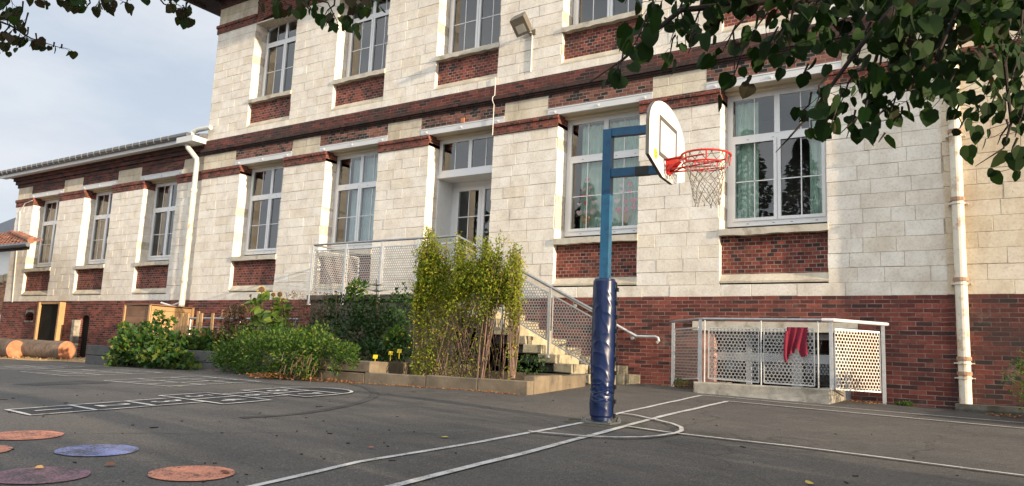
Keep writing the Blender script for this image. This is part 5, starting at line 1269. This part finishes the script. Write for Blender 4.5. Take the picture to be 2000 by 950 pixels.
# shelter roof corner (tiles and gutter)
Ysh = 10.0; cr_ = onY(60,478,Ysh); tl_ = onY(0,440,Ysh)
sh = thing('playground_shelter', 'open shelter with orange clay tile roof, its corner showing at the left edge', 'shelter', (cr_[0]-3, Ysh+1.5, -.65))
b = MB(); sl = .415
for r_ in range(9):
    k = 0
    while True:
        x_ = cr_[0]-.05-k*.23-r_*.30*2.9; k += 1
        if k > 26: break
        zz = cr_[2]+.05+r_*.30*sl; yy = Ysh+r_*.30
        pts = [(x_-.24*i/6, .05*math.sin(math.pi*i/6)) for i in range(7)]
        jz = random.uniform(-.008,.012)
        v = [(p[0], yy-.03, zz+p[1]+jz) for p in pts]+[(p[0], yy+.34, zz+.36*sl+p[1]*.8-.03) for p in pts]+[(p[0], yy-.03, zz+p[1]+jz-.018) for p in pts]
        b.add(v, [(i+1,i,7+i,8+i) for i in range(6)]+[(i,i+1,15+i,14+i) for i in range(6)])
for r_ in range(8):   # hip tiles
    p = np.array([cr_[0]-.02-r_*.30*2.9, Ysh+r_*.30, cr_[2]+.11+r_*.30*sl]); b.tube([p, p+np.array([-.95,.33,.14])], [.085,.07], 8)
b.build('tiles', M['tile'], sh)
b = MB(); b.tube([(cr_[0]+.05,Ysh-.09,cr_[2]-.01),(cr_[0]-7,Ysh-.09,cr_[2]-.01)], .065, 8); b.build('gutter', M['zinc'], sh)
b = MB(); hL = 2.7; b.add([(cr_[0]-.03,Ysh,cr_[2]-.03),(cr_[0]-7,Ysh,cr_[2]-.03),(cr_[0]-7,Ysh+hL,cr_[2]+hL*sl-.05),(cr_[0]-.03-hL*2.9,Ysh+hL,cr_[2]+hL*sl-.05),
   (cr_[0]-.03,Ysh,cr_[2]-.14),(cr_[0]-7,Ysh,cr_[2]-.14),(cr_[0]-7,Ysh+hL,cr_[2]+hL*sl-.17),(cr_[0]-.03-hL*2.9,Ysh+hL,cr_[2]+hL*sl-.17)], [(0,3,2,1),(4,5,6,7),(0,1,5,4),(2,3,7,6),(3,0,4,7),(1,2,6,5)]); b.build('rafters', M['soffit_wood'], sh)
b = MB(); b.box(cr_[0]-4.1, cr_[0]-3.9, Ysh+.5, Ysh+.7, -1, cr_[2]); b.box(cr_[0]-6.9, cr_[0]-6.7, Ysh+.5, Ysh+.7, -1, cr_[2]); b.build('post', M['wood_brown'], sh)

# shrub in a planter at the right edge
sr = thing('shrub', 'round green shrub in a brick planter at the bottom right corner', 'shrub', (.35, 11.9, gz(0,12)))
b = MB(); clump(b, (.27, 11.9, gz(0,12)+.50), (.62,.5,.52), 3000, .045, .02, shell=.4); b.build('foliage', M['bushleaf'], sr)
b = MB(); b.box(-.06, .9, 11.2, 12.7, gz(0,12)-.1, gz(0,12)+.24); b.build('brick_edging', M['brick_orange'], sr)

# ------------------------------------------------------------------ linden trees
def limb(bb, pts, r0, r1, n=7):
    bb.tube(pts, [r0+(r1-r0)*i/(len(pts)-1) for i in range(len(pts))], n)
def hang_leaves(lb_, tw_, cx, cy_, rx, ry, D, n, size, spread=.35):
    """a hanging spray: leaf centres round a point at distance D, with a twig running through them"""
    c = dep(cx, cy_, D); 
    top = c+UP*(ry/F*D*1.4)+RT*(rx/F*D*.5)
    pts = [top, (top+c)/2+rv()*.02, c, c-UP*(ry/F*D*.8)-RT*(rx/F*D*.3)]; tw_.tube(pts, [.006,.005,.0035,.002], 5)
    for _ in range(n):
        v = rv(); k = random.random()**.5
        p = c+RT*(v[0]*rx/F*D*k)+UP*(v[1]*ry/F*D*k)+FW*(v[2]*spread*k)
        q = pts[1]+(pts[2]-pts[1])*random.random(); 
        if random.random() < .45: tw_.tube([q, (p+q)/2+rv()*.01, p], .0016, 3, cap=False)
        d = np.array([random.uniform(-.55,.55), random.uniform(-.4,.4), -1+random.uniform(-.2,.7)]); nn = rv()*1.4+np.array([.2,-.4,.35])
        heart_leaf(lb_, p, d, nn, size*random.uniform(.5,1.15))
ln = thing('linden_tree', 'large linden whose dark leafy branches hang over the top right of the yard', 'tree', (4.2, 2.2, gz(4.2,2.2)))
lfm, twm = MB(), MB()
sprays = [ # x, y, rx, ry, dist, n
 (1270,20,45,30,3.4,9),(1245,75,42,32,3.3,9),(1215,115,30,25,3.3,5),(1200,140,18,14,3.3,2),(1320,50,40,45,3.5,8),(1310,100,18,22,3.5,3),(1355,50,30,35,3.6,6),(1350,90,20,18,3.5,3),
 (1410,30,48,40,3.2,10),(1420,85,35,25,3.3,5),(1440,130,30,30,3.3,3),(1452,163,16,8,3.3,1),(1412,178,12,8,3.3,1),(1480,50,45,40,3.4,11),(1500,95,40,30,3.5,8),(1530,60,40,50,3.3,11),(1560,110,30,20,3.4,5),
 (1590,30,45,40,3.2,14),(1610,80,40,30,3.3,9),(1570,150,18,18,3.4,2),(1650,40,45,45,3.4,15),(1680,100,42,40,3.3,13),(1700,150,45,35,3.2,13),(1650,185,40,30,3.2,10),(1600,190,35,30,3.3,7),(1570,215,30,25,3.3,5),(1630,225,30,32,3.2,8),(1585,250,22,12,3.3,2),
 (1660,250,22,25,3.2,4),(1700,205,25,22,3.4,5),(1715,240,25,18,3.4,4),(1695,262,12,8,3.4,1),(1745,205,30,28,3.4,6),(1720,272,14,8,3.4,1),(1760,160,40,45,3.2,14),(1745,90,45,40,3.3,15),(1745,30,50,40,3.1,17),(1800,60,50,50,3.3,18),(1820,130,45,40,3.3,14),
 (1755,228,14,14,3.4,2),(1810,190,30,20,3.4,5),(1850,180,34,30,3.3,8),(1868,218,22,18,3.3,3),(1880,240,16,14,3.3,2),(1830,15,55,40,3.1,20),(1880,60,50,50,3.2,20),(1900,120,45,40,3.3,15),(1940,30,55,45,3.1,20),(1975,90,45,50,3.2,18),
 (1930,165,35,35,3.4,10),(1975,160,35,40,3.3,12),(1965,215,30,32,3.4,8),(1990,240,25,35,3.3,8),(1955,265,22,22,3.4,4),(1975,300,25,22,3.4,6),(1992,330,14,12,3.4,3),(1905,225,14,14,3.4,1),(1940,195,25,20,3.5,5)]
for (x, y, rx, ry, D_, n) in sprays: hang_leaves(lfm, twm, x, y, rx, ry, D_*1.12+.25*math.sin(x*.05), max(1, int(n*1.25)), .084)
for (x, y, rx, ry, D_, n) in sprays:
    if x > 1760 and y < 50: hang_leaves(lfm, twm, x+random.uniform(-25,25), y-15, rx, ry*.8, D_*1.4, n, .10)
    if x > 1690 and y < 140: hang_leaves(lfm, twm, x+random.uniform(-20,20), y-10, rx, ry*.9, D_*1.32, n, .10)
# dense mass just above the frame that the sprays hang from
for k in range(190): 
    x, y = random.uniform(1180, 2150), random.uniform(-260, -5); 
    if x < 1400 and y < -60: continue
    hang_leaves(lfm, twm, x, y, 45, 40, random.uniform(3.3,4.6), 8, .092)
# branches followed by the sprays
for pts, r_ in (([(2300,-420,4.2),(1950,-160,3.9),(1640,-10,3.8),(1480,5,3.75),(1330,20,3.75),(1262,75,3.7),(1215,118,3.7),(1150,162,3.7)], (.03,.0025)), ([(2000,-150,3.9),(1800,-20,3.7),(1740,20,3.6),(1680,90,3.6),(1640,145,3.6),(1590,215,3.6),(1545,265,3.6),(1515,298,3.6)], (.02,.002)),
                ([(1640,-10,3.8),(1560,-40,3.7),(1545,40,3.7),(1500,100,3.7)], (.012,.003)), ([(1480,5,3.75),(1432,60,3.7),(1436,110,3.7),(1432,160,3.7)], (.007,.0015)), ([(1740,20,3.6),(1700,150,3.6),(1690,215,3.6),(1640,262,3.6)], (.010,.002)),
                ([(1990,-150,3.8),(1870,20,3.6),(1830,110,3.6),(1850,180,3.6),(1880,245,3.6)], (.013,.002)), ([(1995,-100,3.7),(1960,100,3.6),(1975,240,3.6),(1960,290,3.6),(1905,325,3.6)], (.012,.0015)), ([(1870,20,3.6),(1810,170,3.7),(1760,180,3.7),(1725,215,3.7)], (.008,.002)), ([(1330,20,3.75),(1338,60,3.75),(1340,105,3.75)], (.004,.001))):
    limb(twm, [dep(*p) for p in catmull3(pts)] if False else [dep(*p) for p in pts], *r_)
tp_ = dep(2300,-420,4.2)
limb(twm, [np.array([4.2,2.2,2.6]), np.array([3.0,2.6,3.4]), np.array([1.9,3.0,3.3]), tp_], .11, .03)
crc = MB()
for (x, y, z, rx, ry, rz, n) in ((3.6,1.6,4.2,2.6,2.6,1.6,2600),(5.2,.2,5.0,3.0,2.6,2.0,2200),(2.4,.6,3.6,1.9,1.9,1.1,1300),(4.4,3.4,4.4,1.8,1.5,1.4,900),(6.8,1.8,4.4,2.2,2.4,2.0,1300)):
    clump(crc, (x,y,z), (rx,ry,rz), n, .16, .14, shell=.2)
crc.build('crown', M['linden'], ln)
lfm.build('hanging_leaves', M['linden'], ln)
twm.build('branches', M['bark_twig'], ln)
b = MB(); limb(b, [(4.2,2.2,gz(4,2)-.1),(4.15,2.2,.6),(4.2,2.2,2.0),(4.3,2.1,3.6),(4.4,2.0,5.2)], .24, .10, 14); limb(b, [(4.2,2.2,2.4),(5.2,1.2,3.6),(6,.6,4.8)], .10, .04); limb(b, [(4.2,2.2,2.6),(3.2,1.4,3.6),(2.4,.8,4.2)], .10, .03); b.build('trunk', M['trunk'], ln)

l2 = thing('linden_tree', 'second linden behind the camera whose bronze-green twigs dip into the top left of the sky', 'tree', (-2.4, -3.6, gz(-2.4,-3.6)))
lfm, twm = MB(), MB()
for (x, y, rx, ry, D_, n) in ((12,10,25,14,5.2,8),(20,45,30,22,5.2,10),(10,75,22,18,5.3,8),(40,78,30,18,5.2,8),(62,82,16,12,5.2,4),(82,88,12,8,5.3,2),(100,91,12,6,5.3,2),(118,92,6,4,5.3,1),(35,25,20,16,5.1,5),(50,45,10,14,5.1,2),(8,96,10,8,5.2,2),
  (125,4,22,10,5.0,6),(165,2,20,10,5.0,5),(170,12,8,10,5.0,2),(200,4,22,12,5.0,6),(208,14,8,8,5.0,2),(240,4,18,6,5.0,3),(85,0,18,6,5.0,2),
  (345,8,14,8,4.8,3),(358,30,12,18,4.8,6),(352,22,10,8,4.8,2),(366,6,8,8,4.8,2),
  (540,10,32,18,4.4,8),(560,24,20,10,4.4,4),(600,8,30,12,4.4,7),(640,20,28,18,4.3,8),(640,42,14,12,4.3,3),(678,36,20,18,4.3,6),(672,52,14,8,4.3,2),(690,15,24,14,4.3,6),(722,6,22,10,4.3,5),(740,10,8,6,4.3,1)):
    hang_leaves(lfm, twm, x, y, rx, ry, D_, int(n*1.2)+1, .068, spread=.2)
for k in range(90): hang_leaves(lfm, twm, random.uniform(-150,800), random.uniform(-190,-18), 40, 30, random.uniform(4.3,5.6), 6, .085)
for pts, r_ in (([(-60,20,5.2),(20,50,5.2),(60,75,5.2),(100,88,5.2),(126,96,5.2)], (.008,.0015)), ([(290,-30,4.8),(320,8,4.8),(345,17,4.8),(372,14,4.8)], (.006,.0015)), ([(480,-60,4.4),(560,-10,4.4),(640,5,4.4),(660,45,4.3)], (.009,.002)), ([(-100,-60,5.2),(100,-20,5.0),(300,-30,4.9),(500,-50,4.5),(700,-10,4.3)], (.02,.006))): limb(twm, [dep(*p) for p in pts], *r_)
tp_ = dep(480,-60,4.4); limb(twm, [np.array([-2.4,-3.6,3.4]), np.array([-2.4,-1.2,4.2]), np.array([-2.6,1.0,3.6]), tp_], .10, .012)
tp_ = dep(-100,-60,5.2); limb(twm, [np.array([-2.4,-3.6,3.4]), np.array([-4.2,-1.6,4.0]), tp_], .10, .02)
lfm.build('hanging_leaves', M['linden_l'], l2); twm.build('branches', M['bark_twig'], l2)
b = MB()
for (x, y, z, rx, ry, rz, n) in ((-2.4,-3.8,5.6,3.2,2.6,2.0,2600),(-4.2,-2.6,5.6,2.2,1.8,1.4,900)): clump(b, (x,y,z), (rx,ry,rz), n, .16, .14, shell=.2)
b.build('crown', M['linden_l'], l2)
b = MB(); limb(b, [(-2.4,-3.6,gz(-2,-3)-.1),(-2.4,-3.6,1.5),(-2.4,-3.6,3.6),(-2.4,-3.7,5.4)], .22, .08, 14); b.build('trunk', M['trunk'], l2)

# ------------------------------------------------------------------ trees behind the camera, seen mirrored in the window panes
def far_conifer(x, y, h, label):
    t = thing('conifer', label, 'tree', (x,y,gz(x,y)), 'trees on the far side of the playground'); b = MB(); b.tube([(x,y,-1.2),(x,y,h)], [.22,.02], 8); b.build('trunk', M['trunk'], t)
    b = MB()
    for _ in range(3000):
        u = random.random()**.9; z = .8+(h-.8)*u; r_ = (h*.22)*(1-u)**.8*random.random()**.6*(1+.22*math.sin(z*4+x)+.3*noise.noise(Vector((z,x,y)))); a = random.uniform(0,6.28)
        leaf_quad(b, np.array([x+r_*math.cos(a), y+r_*math.sin(a), z]), np.array([math.cos(a),math.sin(a),-.3]), rv(), .34, .2, simple_=True)
    b.build('crown', M['conifer'], t)
def far_tree(x, y, h, label):
    t = thing('broadleaf_tree', label, 'tree', (x,y,gz(x,y)), 'trees on the far side of the playground'); b = MB(); b.tube([(x,y,-1.2),(x,y,h*.6)], [.25,.12], 8); b.build('trunk', M['trunk'], t)
    b = MB()
    for k in range(7): clump(b, (x+random.uniform(-1.6,1.6), y+random.uniform(-1.2,1.2), h*.62+random.uniform(-.14,.28)*h), (1.7,1.7,h*.16), 230, .34, .26, shell=.3)
    b.build('crown', M['farleaf'], t)
for i, (x, y, h) in enumerate(((-10,-15,12.4),(-13.2,-16,13.6),(-8.2,-16,11.0),(-27,-17,13.0),(-23.5,-16,11.4),(-34,-17,12.2),(-41,-18,10.5))):
    far_conifer(x, y, h, ['tall pointed conifer mirrored in the right-hand ground floor window','tallest pointed conifer mirrored in the right-hand window','shorter conifer at the edge of the right-hand reflection','conifer mirrored in the pane above the entrance door','low conifer beside the one mirrored above the door','conifer mirrored in the left ground floor windows','farthest conifer mirrored at the left end'][i])
for i, (x, y, h) in enumerate(((-5,-14,9.0),(-16.5,-15,9.5),(-20,-15,8.2),(-30.5,-17,8.6),(-1,-15,9.5),(-48,-18,8))):
    far_tree(x, y, h, ['round tree right of the mirrored conifers','round tree between the mirrored conifers','low round tree in the middle of the far row','bushy tree left in the far row','round tree at the right end of the far row','broad tree at the left end of the far row'][i])
# unseen leafy row, added outside the frame on the right to shade the foreground
hg = thing('shade_hedge', 'unseen leafy screen added at the right to shade the playground', 'shade_hedge', (11, 0, gz(11,0)))
b = MB()
for k in range(13):
    y = -8.2+k*1.02; clump(b, (11+random.uniform(-.3,.3), y, gz(11,y)+1.7), (.9,.8,2.1+.3*math.sin(k*1.9)), 900, .22, .18, shell=.2)
b.build('foliage', M['darkleaf'], hg)

# ------------------------------------------------------------------ sky, sun, camera
EL, HX = math.atan2(1.27, math.hypot(7,1)), None
sun_dir = Vector((7, -1, 1.27)).normalized()     # towards the sun
w = bpy.data.worlds.new('World'); bpy.context.scene.world = w; w.use_nodes = True; nt = w.node_tree; bg = nt.nodes['Background']
sky = nt.nodes.new('ShaderNodeTexSky'); sky.sky_type = 'NISHITA'; sky.sun_disc = False; sky.sun_elevation = math.asin(sun_dir.z); sky.sun_rotation = math.atan2(sun_dir.x, sun_dir.y)
sky.air_density = 1.0; sky.dust_density = 1.2; sky.ozone_density = 1.2; sky.altitude = 60
tc = nt.nodes.new('ShaderNodeTexCoord'); mp = nt.nodes.new('ShaderNodeMapping'); mp.inputs['Scale'].default_value = (1.0, 1.0, 3.2); nt.links.new(tc.outputs['Generated'], mp.inputs[0])
cn_ = noise_(nt, mp.outputs[0], 2.1, 7, .58); cr = ramp(nt, cn_, [(.32, (.70,.70,.70)), (.60, (.98,.98,.98))])
cloud = nt.nodes.new('ShaderNodeRGB'); cloud.outputs[0].default_value = (4.6, 4.8, 5.1, 1)
sx = nt.nodes.new('ShaderNodeSeparateXYZ'); nt.links.new(tc.outputs['Generated'], sx.inputs[0])
# clouds behind the camera and overhead are brightened as added fill for the facade
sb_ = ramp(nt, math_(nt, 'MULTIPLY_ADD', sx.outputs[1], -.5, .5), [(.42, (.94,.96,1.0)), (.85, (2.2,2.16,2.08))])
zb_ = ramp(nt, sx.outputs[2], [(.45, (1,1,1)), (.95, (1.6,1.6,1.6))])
wsp = ramp(nt, noise_(nt, mp.outputs[0], 4.5, 8, .55), [(.35, (.90,.92,.95)), (.62, (1.10,1.08,1.05))])
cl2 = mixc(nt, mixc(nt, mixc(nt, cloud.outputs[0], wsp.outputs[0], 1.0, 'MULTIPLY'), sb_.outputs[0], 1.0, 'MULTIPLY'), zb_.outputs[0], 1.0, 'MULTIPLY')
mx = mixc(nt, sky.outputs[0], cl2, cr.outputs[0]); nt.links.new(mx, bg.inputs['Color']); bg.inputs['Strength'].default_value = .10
sl_ = bpy.data.lights.new('sun', 'SUN'); sl_.energy = 5.0; sl_.angle = R(.6); sl_.color = (1.0, .80, .56)
so_ = bpy.data.objects.new('sun', sl_); C.objects.link(so_); so_.rotation_euler = sun_dir.to_track_quat('Z', 'Y').to_euler()
cam = bpy.data.cameras.new('camera'); cam.sensor_width = 36; cam.lens = F/2000*36; cam.clip_end = 2000; cam.clip_start = .05
cobj = bpy.data.objects.new('camera', cam); C.objects.link(cobj)
cobj.matrix_world = Matrix(((RT[0],UP[0],-FW[0],0),(RT[1],UP[1],-FW[1],0),(RT[2],UP[2],-FW[2],0),(0,0,0,1)))
sc = bpy.context.scene; sc.camera = cobj
sc.view_settings.view_transform = 'Standard'; sc.view_settings.look = 'None'; sc.view_settings.gamma = 1; sc.view_settings.exposure = 0.76
sc.cycles.max_bounces = 8; sc.cycles.transparent_max_bounces = 16; sc.cycles.use_denoising = True
